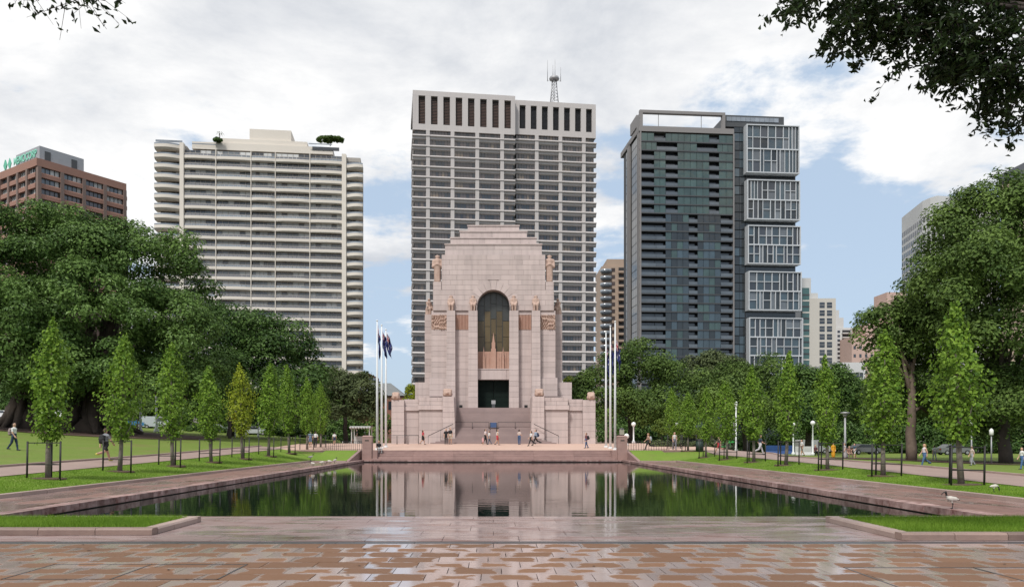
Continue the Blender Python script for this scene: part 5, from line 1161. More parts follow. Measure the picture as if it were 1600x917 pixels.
for i, (lb, px, D, rp, py) in enumerate(bk):
    tree_px('park_tree', lb, px, D, [(px, py, rp, 30), (px - rp * .7, py + 14, rp * .6, 28), (px + rp * .7, py + 12, rp * .65, 30), (px, py + 30, rp * 1.15, 22, -3), (px + rp * .5, py + 42, rp * .6, 12, -4)], 1.7, 110, .5, M['leaf_dark'] if i % 2 else M['leaf_mid'], M['bark_dark'], 40 + i, .35, group='trees closing the park', trunk_top=4)
# yellow-leaved wisps beside the memorial flanks
tree_px('yellow_shrub', 'yellow-green shrub showing beside the left flank of the memorial', 643, 125, [(643, 612, 5, 14), (641, 625, 6, 12)], .6, 80, .28, M['leaf_yellow'], M['bark_dark'], 61, .12, cat='shrub', trunk_top=4)
tree_px('yellow_shrub', 'yellow-green shrub showing beside the right flank of the memorial', 893, 125, [(888, 597, 7, 5), (896, 602, 8, 7), (893, 620, 8, 14)], .6, 80, .28, M['leaf_yellow'], M['bark_dark'], 62, .12, cat='shrub', trunk_top=5)
# shrubs and hedges
def shrub(label, px, D, lobes, lm, seed, name='garden_shrub', clump=.5, per=70, leaf=.20): return tree_px(name, label, px, D, lobes, clump, per, leaf, lm, M['bark_dark'], seed, .08, cat='shrub', trunk_top=.6)
shrub('lime green shrub left of the walker with the grey backpack', 1035, 95, [(1032, 672, 9, 11), (1042, 678, 12, 9), (1036, 662, 7, 8)], M['leaf_lime'], 71)
shrub('lime green shrub behind the woman in a light top', 1061, 94, [(1058, 674, 8, 10), (1068, 680, 10, 8), (1062, 684, 10, 6)], M['leaf_lime'], 72)
shrub('pale green shrub behind the red-shorted runner', 1112, 92, [(1108, 676, 10, 12), (1120, 682, 9, 9)], M['leaf_lime'], 73)
shrub('low lime shrub behind the first of the far right young trees', 1086, 93, [(1083, 680, 9, 9), (1094, 684, 8, 7)], M['leaf_lime'], 74)
for (lb, px0, px1, D, py, h_) in (('long low clipped dark hedge behind the middle of the left tree row', 424, 490, 112, 678, 6.5), ('low dark hedge at the far side of the left lawn', 290, 350, 120, 672, 6), ('tall dark hedge closing the left lawn behind the parked cars', -40, 300, 140, 684, 26), ('tall dark hedge behind the yellow sign and the far left lawn', 300, 560, 142, 684, 24), ('tall dark hedge closing the right lawn behind the parked cars', 1290, 1660, 118, 702, 34), ('tall dark hedge behind the blue and white barriers', 1130, 1290, 122, 702, 26), ('low clipped hedge bordering the right path near the bin', 1022, 1140, 88, 697, 6.5)):
    n = 9; shrub(lb, (px0 + px1) / 2, D, [(px0 + (px1 - px0) * (i + .5) / n, py, (px1 - px0) / n * .75, h_) for i in range(n)], M['leaf_dark'] if D > 100 else M['leaf_olive'], int(px0) + 100, 'clipped_hedge', .4 if h_ < 10 else 1.2, 45 if h_ < 10 else 70, .2 if h_ < 10 else .45)
# the young street trees with their stakes
gy = thing('tree_guard', 'guard', 'tree guard')
M['stake'] = mat('black_stake', (0.018, 0.017, 0.016), 0.6); M['disc'] = mat('tree_mulch', (0.09, 0.055, 0.035), 0.95, 0, 6, 0.5, 0.5)
for k, (x, y) in enumerate(((-.70, -.35), (.68, -.42), (-.12, .55))): MB().path([(x, y, -.1), (x + .03, y, 1.62)], [.042, .04], 7).build('stake', M['stake'], gy)
for z in (1.55, .62):
    for (p, q) in (((-.68, -.35), (.69, -.42)), ((.69, -.42), (-.1, .55)), ((-.1, .55), (-.68, -.35))): MB().box(0, 1, -.012, .012, -.02, .02).build('rail', M['stake'], gy, (p[0], p[1], z), math.atan2(q[1] - p[1], q[0] - p[0])).scale = (math.hypot(q[0] - p[0], q[1] - p[1]), 1, 1)
def young(seed, lm, H_=6.6):
    r = np.random.default_rng(seed); n = 2600; fat = r.uniform(.76, 1.05); H_ = H_ * r.uniform(.95, 1.05)
    z = 1.55 + (H_ - 1.55) * r.beta(1.25, 1.5, n); q = (z - 1.55) / (H_ - 1.55)
    env = 1.22 * fat * np.sin(np.pi * np.clip(q * .9 + .07, 0, 1)) ** .8 * (1 - .45 * q); a = r.uniform(0, 6.283, n)
    sp_ = 9; ph = r.uniform(0, 6.28, 3); lump = 1 + .26 * np.sin(2 * a + z * 1.7 + ph[0]) + .24 * np.sin(5 * a - z * 4.4 + ph[1]) + .15 * np.sin(z * 7 + 3 * a + ph[2])
    R_ = env * lump * r.random(n) ** .42; P = np.stack([R_ * np.cos(a), R_ * np.sin(a), z + r.normal(0, .12, n)], 1)
    Nn = np.stack([np.cos(a), np.sin(a), np.full(n, .55)], 1) + r.normal(0, .42, (n, 3)); L_ = r.uniform(.10, .21, n)
    return leaf_geo(P, Nn, L_, L_ * .8, r, .4), np.clip(r.normal(.45, .25, n), 0, 1)
ym = []
for i in range(8):
    V, T = young(90 + i, M['leaf_young']); o = np_mesh('crown', V.reshape(-1, 3), np.arange(V.shape[0] * 4).reshape(-1, 4), M['leaf_yellow'] if i == 7 else M['leaf_young'], None, np.repeat(T, 4)); ym.append(o.data); bpy.data.objects.remove(o)
def stem_mesh(seed):
    r = random.Random(seed); m = MB().path([(0, 0, -.05), (.03, .01, 1.2), (-.02, .02, 2.6), (.03, 0, 4.2), (0, 0, 6.0)], [.12, .095, .075, .05, .015], 8)
    for i in range(12): z = 1.5 + i * .33; a = i * 2.4; l = .75 * (1 - i / 16); m.path([(0, 0, z), (l * .6 * math.cos(a), l * .6 * math.sin(a), z + l * .8), (l * .85 * math.cos(a), l * .85 * math.sin(a), z + l * 1.7)], [.03, .02, .008], 5)
    return m.mesh('trunk', M['bark_grey'])
sm_ = [stem_mesh(i) for i in range(3)]
ordn = ['first', 'second', 'third', 'fourth', 'fifth', 'sixth', 'seventh', 'eighth', 'farthest']
lx = [75, 187, 270, 330, 379, 419, 452, 480, 501]; rx = [1502, 1380, 1293, 1228, 1178, 1136, 1103, 1075, 1052]
hl = [6.72, 6.95, 7.2, 6.7, 7.3, 7.6, 8.0, 7.4, 7.4]; hr = [7.7, 6.85, 6.3, 7.2, 6.9, 6.4, 6.2, 6.0, 6.2]
first = True
for s, xs_, hs, sd in ((-1, lx, hl, 'left'), (1, rx, hr, 'right')):
    for i, px in enumerate(xs_):
        D = 19.3 * s * F / (px - VX); x = s * 19.3; z = g(x, D)
        yel = (s < 0 and i == 4)
        t_ = thing('young_tree', ('yellowing young tree, ' if yel else 'slender green young tree, ') + ordn[i] + ' from the camera in the %s row by the pool' % sd, 'tree', (x, D, z), RN.uniform(0, 6.28), 'young trees along the pool', hs[i] / 6.6)
        wd_ = RN.uniform(.88, 1.1); inst('crown', ym[7 if yel else (i * 3 + (s > 0) * 2) % 7], t_, (0, 0, 0), (wd_, wd_, 1), RN.uniform(0, 6)); inst('trunk', sm_[i % 3], t_, (0, 0, 0))
        t_.rotation_euler = (RN.uniform(-.035, .035), RN.uniform(-.035, .035), t_.rotation_euler[2])
        gd = gy if first else copy_tree(gy); first = False
        gd.location = (x, D, z); gd.rotation_euler = (0, 0, RN.uniform(-.15, .15)); setp(gd, 'black staked guard around the %s young tree of the %s row' % (ordn[i], sd), 'tree guard', 'tree guards along the pool')
        dm = MB().lathe([(.75, -.06), (.72, .03), (.3, .05)], n=14, smooth=False).build('mulch_ring', M['disc'], t_); dm.scale = (1 / (hs[i] / 6.6),) * 3
# overhanging boughs: a fig to the right of the camera, another to the left; leaf sprays hang from real limbs
def spray_tree(label, trunk, zt_, ends, nleaf, leaf, seed, spread):
    r = np.random.default_rng(seed); rr = random.Random(seed); t_ = thing('shade_tree', label, 'tree', (trunk[0], trunk[1], -.05))
    Ps = []; Ns = []; Ts = []; tw = MB(); hub = Vector((0, 0, zt_))
    bpts = [(Vector(e) - Vector((trunk[0], trunk[1], 0))) for e in ends]
    for e in bpts:
        for k in range(rr.randint(5, 8)):
            p0 = e + Vector((rr.gauss(0, spread * .5), rr.gauss(0, spread * .5), rr.gauss(0, spread * .35))); dr = Vector((rr.gauss(-.15 if trunk[0] > 0 else .15, .6), rr.gauss(0, .5), rr.uniform(-1.0, -.1))).normalized(); ln = rr.uniform(.45, .95)
            tw.path([e, e.lerp(p0, .6), p0, p0 + dr * ln], [.009, .007, .005, .002], 4)
            m = rr.randint(int(nleaf * .7), nleaf); q = r.random(m) ** .8; side = r.normal(size=(m, 3)); side /= np.linalg.norm(side, axis=1, keepdims=True)
            P = np.array(p0) + np.array(dr) * (q * ln)[:, None] + side * r.uniform(.02, .15, m)[:, None]
            Ps.append(P); Ns.append(side + r.normal(0, .5, (m, 3)) + np.array([0, 0, .3])); Ts.append(np.clip(r.normal(.4, .25, m), 0, 1))
    P = np.concatenate(Ps); Nn = np.concatenate(Ns); T = np.concatenate(Ts); n = len(P); L_ = leaf * r.uniform(.7, 1.25, n)
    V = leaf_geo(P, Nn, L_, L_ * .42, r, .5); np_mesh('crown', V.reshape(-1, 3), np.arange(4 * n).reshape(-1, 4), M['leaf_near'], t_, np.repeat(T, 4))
    tr = MB().path([(0, 0, 0), (.05, .1, zt_ * .5), (0, 0, zt_)], [.55, .42, .3], 12).build('trunk', M['bark_fig'], t_); tw.build('twigs', M['bark_dark'], tr)
    for i in range(0, len(bpts), 3):
        e = bpts[i]; mid = hub.lerp(e, .55) + Vector((0, 0, 1.2)); MB().path([hub, hub.lerp(mid, .5) + Vector((0, 0, .3)), mid, mid.lerp(e, .6) + Vector((0, 0, .25)), e], [.09, .07, .05, .028, .01], 6).build('limb', M['bark_dark'], tr)
    return t_
ep = [(1205, -8, 12), (1235, 8, 11), (1262, 22, 12), (1245, 34, 12.5), (1290, 10, 12), (1295, 45, 11.5), (1280, 62, 12), (1302, 80, 12.5), (1330, 25, 12), (1335, 60, 12), (1330, 85, 12.5), (1365, 10, 12), (1362, 50, 12), (1370, 80, 12), (1392, 100, 12), (1400, 30, 12), (1405, 60, 12.5), (1415, 85, 12), (1440, 15, 12), (1440, 50, 12), (1450, 80, 12.5), (1475, 25, 12), (1478, 65, 12), (1470, 105, 12), (1460, 125, 12), (1490, 130, 12), (1505, 90, 12.5), (1510, 45, 12), (1500, 140, 12), (1525, 110, 12), (1535, 75, 12), (1540, 145, 12), (1550, 30, 13), (1560, 110, 12), (1565, 165, 12), (1555, 180, 12.4), (1580, 140, 12), (1590, 95, 12), (1590, 190, 12), (1605, 160, 12), (1610, 60, 12.5), (1620, 120, 12),
      (1250, -45, 12), (1300, -50, 12), (1360, -40, 12), (1420, -45, 12), (1480, -40, 12), (1540, -45, 12), (1600, -40, 12), (1660, 0, 12), (1680, 90, 12), (1650, 180, 12), (1700, 150, 12.5), (1720, 40, 12), (1330, -90, 12.5), (1450, -100, 12.5), (1560, -110, 12.5), (1680, -90, 12.5), (1780, 20, 12.5), (1780, -60, 12), (1800, 120, 12)]
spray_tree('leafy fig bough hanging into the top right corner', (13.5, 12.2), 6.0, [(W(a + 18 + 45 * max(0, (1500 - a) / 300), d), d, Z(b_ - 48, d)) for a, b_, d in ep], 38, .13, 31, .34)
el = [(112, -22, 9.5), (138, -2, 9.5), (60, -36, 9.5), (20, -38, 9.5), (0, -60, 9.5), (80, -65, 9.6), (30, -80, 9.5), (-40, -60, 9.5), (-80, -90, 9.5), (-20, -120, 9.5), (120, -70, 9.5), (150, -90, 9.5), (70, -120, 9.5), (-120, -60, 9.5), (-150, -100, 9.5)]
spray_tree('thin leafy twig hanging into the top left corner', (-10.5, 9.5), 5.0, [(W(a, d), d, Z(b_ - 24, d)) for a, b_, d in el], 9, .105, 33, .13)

# roof garden on the beige tower
for (px, D, kind, lb) in ((343, 228, 'palm', 'small palm on the roof garden of the beige tower'), (516, 234, 'dome', 'clipped umbrella tree on the roof of the beige tower'), (308, 0, 'agave', '')):
    if not D: continue
    zb = fa.z(px, 227 if kind == 'palm' else 238, D - 226.0); t_ = thing('roof_' + ('palm' if kind == 'palm' else 'tree'), lb, 'tree', (W(px, D), D, zb))
    if kind == 'palm':
        MB().path([(0, 0, 0), (.1, 0, 2.6)], [.16, .1], 6).build('trunk', M['bark_dark'], t_); q = MB()
        for k in range(9): a = k * .7; q.add([(.1, 0, 2.6), (.1 + .8 * math.cos(a) - .12 * math.sin(a), .8 * math.sin(a), 3.0), (.1 + 1.5 * math.cos(a), 1.5 * math.sin(a), 2.3), (.1 + .8 * math.cos(a) + .12 * math.sin(a), .8 * math.sin(a) + .1, 3.0)], [(0, 1, 2, 3)])
        q.build('crown', M['leaf_dark'], t_); crown('foliage', [(-.6, .3, .6, 1.1, .9, .8)], .4, 60, .3, M['leaf_dark'], t_, 5)
    else:
        MB().path([(0, 0, -.3), (0, 0, 1.4)], [.15, .12], 6).build('trunk', M['bark_dark'], t_); crown('crown', [(0, 0, 1.6, 4.0, 2.0, .55), (-1.5, 0, 1.9, 1.8, 1.4, .5), (1.4, 0, 1.7, 2.0, 1.4, .5)], .5, 90, .34, M['leaf_mid'], t_, 6)
# ------------------------------------------------------------------ pillars, lanterns, flags, lamps, fences, signs
M['pillar'] = mat('pillar_stone', (0.33, 0.21, 0.185), 0.7, 0.05, 0.8, 0.5, 0.3, col2=(0.24, 0.145, 0.13), bscale=12)
for s, lb in ((-1, 'squat reddish stone pillar at the left end of the podium steps'), (1, 'squat reddish stone pillar with a lantern at the right end of the podium steps')):
    x = s * (12.5 if s < 0 else 12.75); p = thing('stone_pillar', lb, 'pillar', (x, PF + .9, -.02), 0, 'pillars at the podium steps')
    for i in range(4): z0 = i * .58; MB().box(-.47, .47, -.47, .47, z0 + .005, z0 + .575).build('stone_block', M['pillar'], p)
    MB().add([(-.5, -.5, 2.325), (.5, -.5, 2.325), (.5, .5, 2.325), (-.5, .5, 2.325), (-.36, -.36, 2.46), (.36, -.36, 2.46), (.36, .36, 2.46), (-.36, .36, 2.46)], [(0, 3, 2, 1), (4, 5, 6, 7), (0, 1, 5, 4), (1, 2, 6, 5), (2, 3, 7, 6), (3, 0, 4, 7)]).build('cap', M['pillar'], p)
    MB().box(-.2, .2, -.475, -.4705, 1.9, 2.02).build('nameplate', M['bronze'], p)
    for q in (1,): MB().box(-s * .48 - (.5 if s > 0 else 0), -s * .48 + (.5 if s < 0 else 0), -.3, 2.0, 0, .98).build('cheek_block', M['pillar'], p)
ln = thing('lantern', 'small square lantern standing on the right stone pillar', 'lantern', (12.75, PF + .9, 2.44))
MB().box(-.13, .13, -.13, .13, 0, .08).build('base', M['bronze'], ln); MB().box(-.2, .2, -.2, .2, .081, .6).build('glass', mat('lantern_glass', (0.32, 0.30, 0.24), 0.3), ln); MB().lathe([(.26, .601), (.2, .68), (.05, .78)], n=8, smooth=False).build('cap', M['bronze'], ln)
# flags: limp cloth with the printed design carried as colours on a fine grid
def flagmat():
    m = bpy.data.materials.new('flag_cloth'); m.use_nodes = True; t = m.node_tree; a = t.nodes.new('ShaderNodeVertexColor'); a.layer_name = 'print'
    b = t.nodes['Principled BSDF']; t.links.new(a.outputs[0], b.inputs['Base Color']); b.inputs['Roughness'].default_value = .8; return m
M['flag'] = flagmat()
NAVY, REDC, WHT = (0.018, 0.026, 0.13), (0.42, 0.02, 0.03), (0.75, 0.75, 0.76)
def star(u, v, cu, cv, r, n=7):
    dx, dy = (u - cu) * 2, v - cv; d = math.hypot(dx, dy); a = math.atan2(dy, dx); return d < r * (.62 + .38 * math.cos(n * a))
def ensign(u, v, kind):
    """u from hoist to fly, v up: blue ensign with the crosses in the canton and white stars"""
    if u < .5 and v > .5:
        a, b_ = u * 2 - .5, (v - .5) * 2 - .5; dg = min(abs(a - b_), abs(a + b_))
        if abs(a) < .05 or abs(b_) < .10: return REDC
        if abs(a) < .085 or abs(b_) < .17: return WHT
        return REDC if dg < .045 else WHT if dg < .11 else NAVY
    if kind == 'stars':
        if star(u, v, .25, .22, .13): return WHT
        for (a, b_, r) in ((.75, .83, .07), (.63, .56, .07), (.87, .62, .07), (.75, .18, .07), (.80, .44, .04)):
            if star(u, v, a, b_, r): return WHT
    if kind == 'badge' and math.hypot((u - .75) * 2, v - .5) < .22: return WHT if abs(v - .5) > .05 and abs(u - .75) > .02 else REDC
    return NAVY
def flag(pole, kind, z1, fall, lean, label, sway):
    nu, nv = 60, 34; L_, H_ = 3.5, 1.75; vs = []; fs = []; cols = []
    for j in range(nv + 1):
        for i in range(nu + 1):
            u, v = i / nu, j / nv; q = u ** .9
            x = .09 + lean * q * L_ * .42 + .10 * math.sin(v * 9 + u * 5 + sway) * q; z = -H_ * (1 - v) - fall * q * L_ * .52 * (1.15 - .25 * v)
            y = .16 * math.sin(u * 15 + v * 3 + sway) * min(1, u * 3) + .06 * math.sin(v * 14 + sway)
            vs.append((x, y, z))
    for j in range(nv):
        for i in range(nu): k = j * (nu + 1) + i; fs.append((k, k + 1, k + nu + 2, k + nu + 1)); cols.append(ensign((i + .5) / nu, (j + .5) / nv, kind))
    o = MB().add(vs, fs, 0, True).build('flag', M['flag'], None, (pole[0], pole[1], z1)); at = o.data.color_attributes.new('print', 'FLOAT_COLOR', 'CORNER')
    for p in o.data.polygons:
        for l in p.loop_indices: at.data[l].color = (*cols[p.index], 1)
    return setp(o, label, 'flag', 'flags on the six poles')
fp = [(588, 502.5, 78.9, 'left', 'nearest the left pillar', 'plain', .95, .14), (596, 509.5, 82.1, 'left', 'middle', 'stars', .62, .30), (603.3, 516.5, 85.3, 'left', 'nearest the memorial', 'stars', .6, .36),
      (962.5, 504, 78.9, 'right', 'nearest the right pillar', 'stars', .72, .30), (953.3, 511.5, 82.1, 'right', 'middle', 'badge', .9, .16), (944.5, 519.5, 85.3, 'right', 'nearest the memorial', 'stars', .9, .14)]
for i, (px, py, D, sd, wh, kind, fall, lean) in enumerate(fp):
    x = (-11.95 if sd == 'left' else 12.5); z0 = pz(D); zt_ = Z(py, D)
    p = thing('flagpole', 'tall white flagpole on the %s, %s of three' % (sd, wh.replace('middle', 'the middle one')), 'flagpole', (x, D, z0), 0, 'six white flagpoles')
    MB().path([(0, 0, 0), (0, 0, (zt_ - z0) * .5), (0, 0, zt_ - z0)], [.13, .11, .055], 10).build('pole', M['white_metal'], p); MB().lathe([(.24, 0), (.24, .12), (.16, .16)], n=12, smooth=False).build('base', M['white_metal'], p); MB().lathe([(.02, zt_ - z0), (.10, zt_ - z0 + .08), (.10, zt_ - z0 + .14), (.02, zt_ - z0 + .2)], n=8).build('finial', M['white_metal'], p)
    flag((x, D), kind, zt_ - (.25 if i not in (1, 3) else .5) - (1.2 if i > 2 else 0), fall, lean, 'limp navy flag with white marks on the %s pole, %s' % (sd, wh.replace('middle', 'the middle one')), i * 1.7)
# globe lamps
def globe_lamp(px, py_top, py_base, label, D=None, globe=.27):
    x, y, z = hit(px, py_base)
    if D: y = D; x = W(px, D); z = Z(py_base, D)
    h_ = (py_base - py_top) * y / F; t_ = thing('globe_lamp', label, 'lamp post', (x, y, z), 0, 'white globe lamps')
    MB().lathe([(.20, 0), (.20, .25), (.09, .40), (.075, h_ - .62), (.12, h_ - .58), (.12, h_ - .5)], n=10).build('post', M['white_metal'], t_)
    MB().lathe([(.12, h_ - .5)] + [(globe * math.sin(math.pi * k / 8), h_ - globe - globe * math.cos(math.pi * k / 8)) for k in range(1, 8)] + [(.03, h_)], n=14).build('globe', M['lamp_globe'], t_)
globe_lamp(990, 659, 692.5, 'white globe lamp just right of the right pillar', D=92)
globe_lamp(1057.5, 660, 693, 'white globe lamp half hidden among the far right young trees', D=98)
globe_lamp(1239.5, 660, 711, 'white globe lamp behind the fourth right young tree')
globe_lamp(1270, 657, 711.5, 'white globe lamp standing clear beside the third right young tree')
globe_lamp(979, 677, 697, 'small white globe lamp low behind the right pillar', D=90, globe=.3)
def post(px, py_top, py_base, label, D, r=.09, foot=True, name='lamp_post', arm=None, mt='white_metal'):
    x = W(px, D); z = g(x, D); h_ = Z(py_top, D) - z; t_ = thing(name, label, 'lamp post', (x, D, z), 0)
    MB().lathe([(r * 2.4, 0), (r * 2.4, .2), (r * 1.15, .7), (r, 1.0), (r * .8, h_)] if foot else [(r * 1.3, 0), (r, h_)], n=10).build('post', M[mt], t_)
    if arm == 'disc': MB().lathe([(r, h_ - .45), (.22, h_ - .25), (.24, h_ - .15)], n=12).build('neck', M[mt], t_); MB().lathe([(.2, h_ - .149), (.45, h_ - .05), (.45, h_ + .06), (.12, h_ + .12)], n=20).build('lamp_head', M[mt], t_)
    else: MB().lathe([(r * .8, h_), (.17, h_ + .05), (.17, h_ + .45), (.05, h_ + .6)], n=10).build('lamp_head', M['lamp_globe'], t_)
    return t_
post(219.5, 630, 686, 'pale grey lamp post with a flared base left of the third left young tree', 92, .13); post(244.5, 624, 679, 'pale grey lamp post on the mulch between two left young trees', 102, .15); post(403.5, 655, 681, 'thin pale lamp post behind the yellowing young tree', 110, .07)
post(1320.5, 645, 711, 'tall grey lamp post with a flat disc head beside the orange figure', 78, .12, arm='disc', mt='galv'); post(1150, 635, 705, 'slim pale lamp post behind the runner in red shorts', 88, .09); post(1518, 665, 724, 'slim grey lamp post behind the first right young tree', 68, .07, mt='galv'); post(1549, 680, 730, 'thin dark post at the right edge of the lawn', 66, .05, False, mt='galv')
for (px, pt, D, r, lb) in ((359, 640, 96, .22, 'stout dark timber post beside the yellow sign'), (215, 655, 108, .08, 'thin dark post left of the lamp posts')):
    x = W(px, D); z = g(x, D); t_ = thing('timber_post', lb, 'post', (x, D, z)); MB().lathe([(r, 0), (r * .92, Z(pt, D) - z), (r * .5, Z(pt, D) - z + .06)], n=9, smooth=False).build('shaft', M['bark_dark'], t_)
x = W(367.5, 100); z = g(x, 100); t_ = thing('yellow_sign', 'square yellow sign on a pale post behind the left young trees', 'sign', (x, 100, z)); MB().path([(0, 0, 0), (0, 0, Z(608, 100) - z)], [.09, .06], 8).build('post', M['white_metal'], t_)
zz = Z(650, 100) - z; MB().box(-.62, .34, -.12, -.07, zz - .42, zz + .42).build('panel', mat('sign_yellow', (0.72, 0.36, 0.02), 0.5), t_)
MB().path([(-.3, -.13, zz - .25), (-.3, -.13, zz + .1), (-.05, -.13, zz + .25)], [.04, .04, .04], 5).build('arrow', M['black'], t_)
# fences beside the pillars, crowd barrier, bin
def fence(label, x0, x1, y, n, h_=.95):
    t_ = thing('bar_fence', label, 'fence', (x0, y, pz(y) - .05))
    for i in range(n + 1): MB().path([((x1 - x0) * i / n, 0, 0), ((x1 - x0) * i / n, 0, h_)], [.02, .02], 5).build('bar', M['black'], t_)
    for z in (.12, h_ - .02): MB().path([(0, 0, z), (x1 - x0, 0, z)], [.018, .018], 5).build('rail', M['black'], t_)
fence('thin black bar fence left of the left pillar', W(505, 78.6), -13.1, 78.5, 22); fence('thin black bar fence right of the right pillar', 13.3, W(1045, 78.6), 78.5, 18)
t_ = thing('crowd_barrier', 'grey metal crowd barrier in front of the left memorial wing', 'barrier', (W(604, 95), 95.0, pz(95)))
for k in range(3):
    a = k * 1.35; MB().path([(a, 0, 0), (a, 0, 1.1), (a + 1.25, 0, 1.1), (a + 1.25, 0, 0)], [.035] * 4, 6).build('frame', M['grey_rail'], t_)
    for i in range(8): MB().path([(a + .15 + i * .14, 0, .15), (a + .15 + i * .14, 0, 1.08)], [.012, .012], 4).build('bar', M['grey_rail'], t_)
x, y, z = hit(1093, 705); t_ = thing('litter_bin', 'dark green round litter bin by the right path', 'bin', (x, y, z)); MB().lathe([(.36, 0), (.38, 1.05)], n=14).build('body', mat('bin_green', (0.014, 0.03, 0.024), 0.5), t_); MB().lathe([(.40, 1.051), (.40, 1.12), (.22, 1.22)], n=14).build('lid', M['black'], t_)
# white kiosk under the olive tree
x = W(555, 100); z = pz(100); t_ = thing('kiosk', 'small white kiosk with a scalloped awning left of the flagpoles', 'kiosk', (x, 104, z)); M['kiosk'] = mat('kiosk_white', (0.46, 0.46, 0.45), 0.6)
for (a, b_) in ((-1.2, 0), (1.2, 0), (-1.2, 2), (1.2, 2)): MB().box(a - .06, a + .06, b_ - .06, b_ + .06, 0, 2.25).build('post', M['kiosk'], t_)
MB().box(-1.4, 1.4, -.25, 2.25, 2.26, 2.36).build('roof', M['kiosk'], t_)
for i in range(8): MB().lathe([(.02, 1.95), (.17, 2.1), (.17, 2.25)], -1.3 + i * .37, -.32, n=8).build('scallop', M['kiosk'], t_)
MB().box(-1.1, 1.1, 1.5, 1.9, 0, 1.0).build('counter', M['kiosk'], t_)
# cars beyond the trees, the blue and white works barriers, the green hire bicycle
M['tyre'] = mat('tyre', (0.015, 0.015, 0.016), 0.8)
def car(px, D, rz, col, label, van=False):
    x = W(px, D); t_ = thing('parked_car', label, 'van' if van else 'car', (x, D, g(x, D)), rz, 'vehicles parked beyond the park'); pm = mat('car_paint', col, .25)
    if van: prof = [(-2.4, .35), (2.3, .35), (2.4, .9), (2.1, 1.15), (1.5, 2.0), (-2.3, 2.05), (-2.4, 1.9)]; win = [(1.95, 1.2), (1.45, 1.85), (.2, 1.85), (.2, 1.2)]
    else: prof = [(-2.15, .35), (2.1, .35), (2.2, .6), (2.05, .85), (1.15, .98), (.45, 1.42), (-1.0, 1.45), (-1.75, 1.0), (-2.15, .92)]; win = [(1.0, 1.0), (.42, 1.36), (-.95, 1.38), (-1.55, 1.02)]
    MB().prism_y([(a, b_) for a, b_ in prof], -.85, .85).build('body', pm, t_)
    for y_ in (-.865, .852): MB().prism_y(win[::-1], y_, y_ + .013).build('window', M['win_dark'], t_)
    for a in (-1.35, 1.35):
        for y_ in (-.87, .67):
            w_ = MB().prism_y([(a + .33 * math.cos(k * math.pi / 8), .33 + .33 * math.sin(k * math.pi / 8)) for k in range(16)], y_, y_ + .2).build('wheel', M['tyre'], t_); MB().prism_y([(a + .19 * math.cos(k * math.pi / 5), .33 + .19 * math.sin(k * math.pi / 5)) for k in range(10)], y_ - .012, y_ - .002).build('rim', M['galv'], w_)
    for y_ in (-.6, .6): MB().box(2.12, 2.2, y_ - .16, y_ + .16, .62, .76).build('headlight', M['lamp_globe'], t_); MB().box(-2.17, -2.1, y_ - .14, y_ + .14, .7, .85).build('tail_light', mat('tail_red', (.3, .01, .01), .3), t_)
for i, (px, D, col, lb, van) in enumerate(((8, 128, (.7, .7, .7), 'white car parked between the two far left fig trunks', 0), (112, 126, (.68, .68, .69), 'white van parked left of the great fig trunk', 1), (165, 126, (.66, .66, .66), 'white car parked behind the jogger', 0), (196, 127, (.6, .62, .65), 'pale car parked behind the second left young tree', 0), (203, 120, (.06, .2, .42), 'blue car parked left of the pale lamp posts', 0), (245, 128, (.45, .48, .52), 'silver van parked behind the pale lamp posts', 1), (400, 126, (.45, .47, .5), 'silver car parked behind the yellowing young tree', 0), (335, 126, (.35, .36, .38), 'grey car parked left of the yellow sign', 0), (1270, 112, (.38, .38, .38), 'pale grey van parked behind the clear globe lamp', 1), (1350, 108, (.12, .12, .13), 'dark car parked behind the second right young tree', 0), (1490, 104, (.16, .165, .17), 'dark grey car parked under the dark right trees', 0))): car(px, D, (i * .37) % .5 - .2, col, lb, van)
def barrier(px0, px1, D, col, label):
    x0, x1 = W(px0, D), W(px1, D); t_ = thing('works_barrier', label, 'barrier', (x0, D, g(x0, D))); n = max(1, round((x1 - x0) / 2)); pm = mat('barrier_plastic', col, .5)
    for i in range(n):
        a = (x1 - x0) * i / n + .03; b_ = (x1 - x0) * (i + 1) / n - .03
        p_ = MB().prism_x([(-.3, 0), (.3, 0), (.12, .35), (.1, 1.0), (-.1, 1.0), (-.12, .35)], a, b_).build('panel', pm, t_)
        for k in range(2): c = a + (b_ - a) * (k + .5) / 2; MB().box(c - .25, c + .25, -.135, -.115, .5, .85).build('recess', pm, p_)
barrier(1196, 1240, 90, (.02, .06, .20), 'row of blue plastic works barriers behind the walker in navy'); barrier(1242, 1268, 89, (.5, .5, .5), 'row of white plastic works barriers left of the clear globe lamp')
x = W(1139, 78); t_ = thing('hire_bicycle', 'green hire bicycle parked beside the right path behind the runner', 'bicycle', (x, 79, g(x, 79)), .25); M['bike_green'] = mat('bike_green', (0.04, 0.32, 0.07), 0.4)
def ring(cx, R_, r_, mt, nm):
    n = 20; p = [(cx + R_ * math.cos(2 * math.pi * k / n), 0, R_ + .03 + R_ * math.sin(2 * math.pi * k / n)) for k in range(n + 1)]; return MB().path(p, [r_] * (n + 1), 6).build(nm, mt, t_)
for cx in (-.55, .55):
    w_ = ring(cx, .34, .035, M['tyre'], 'wheel'); q = MB()
    for k in range(6): a = math.pi * k / 6; q.path([(cx - .33 * math.cos(a), 0, .37 - .33 * math.sin(a)), (cx + .33 * math.cos(a), 0, .37 + .33 * math.sin(a))], [.006, .006], 4)
    q.build('spoke', M['galv'], w_)
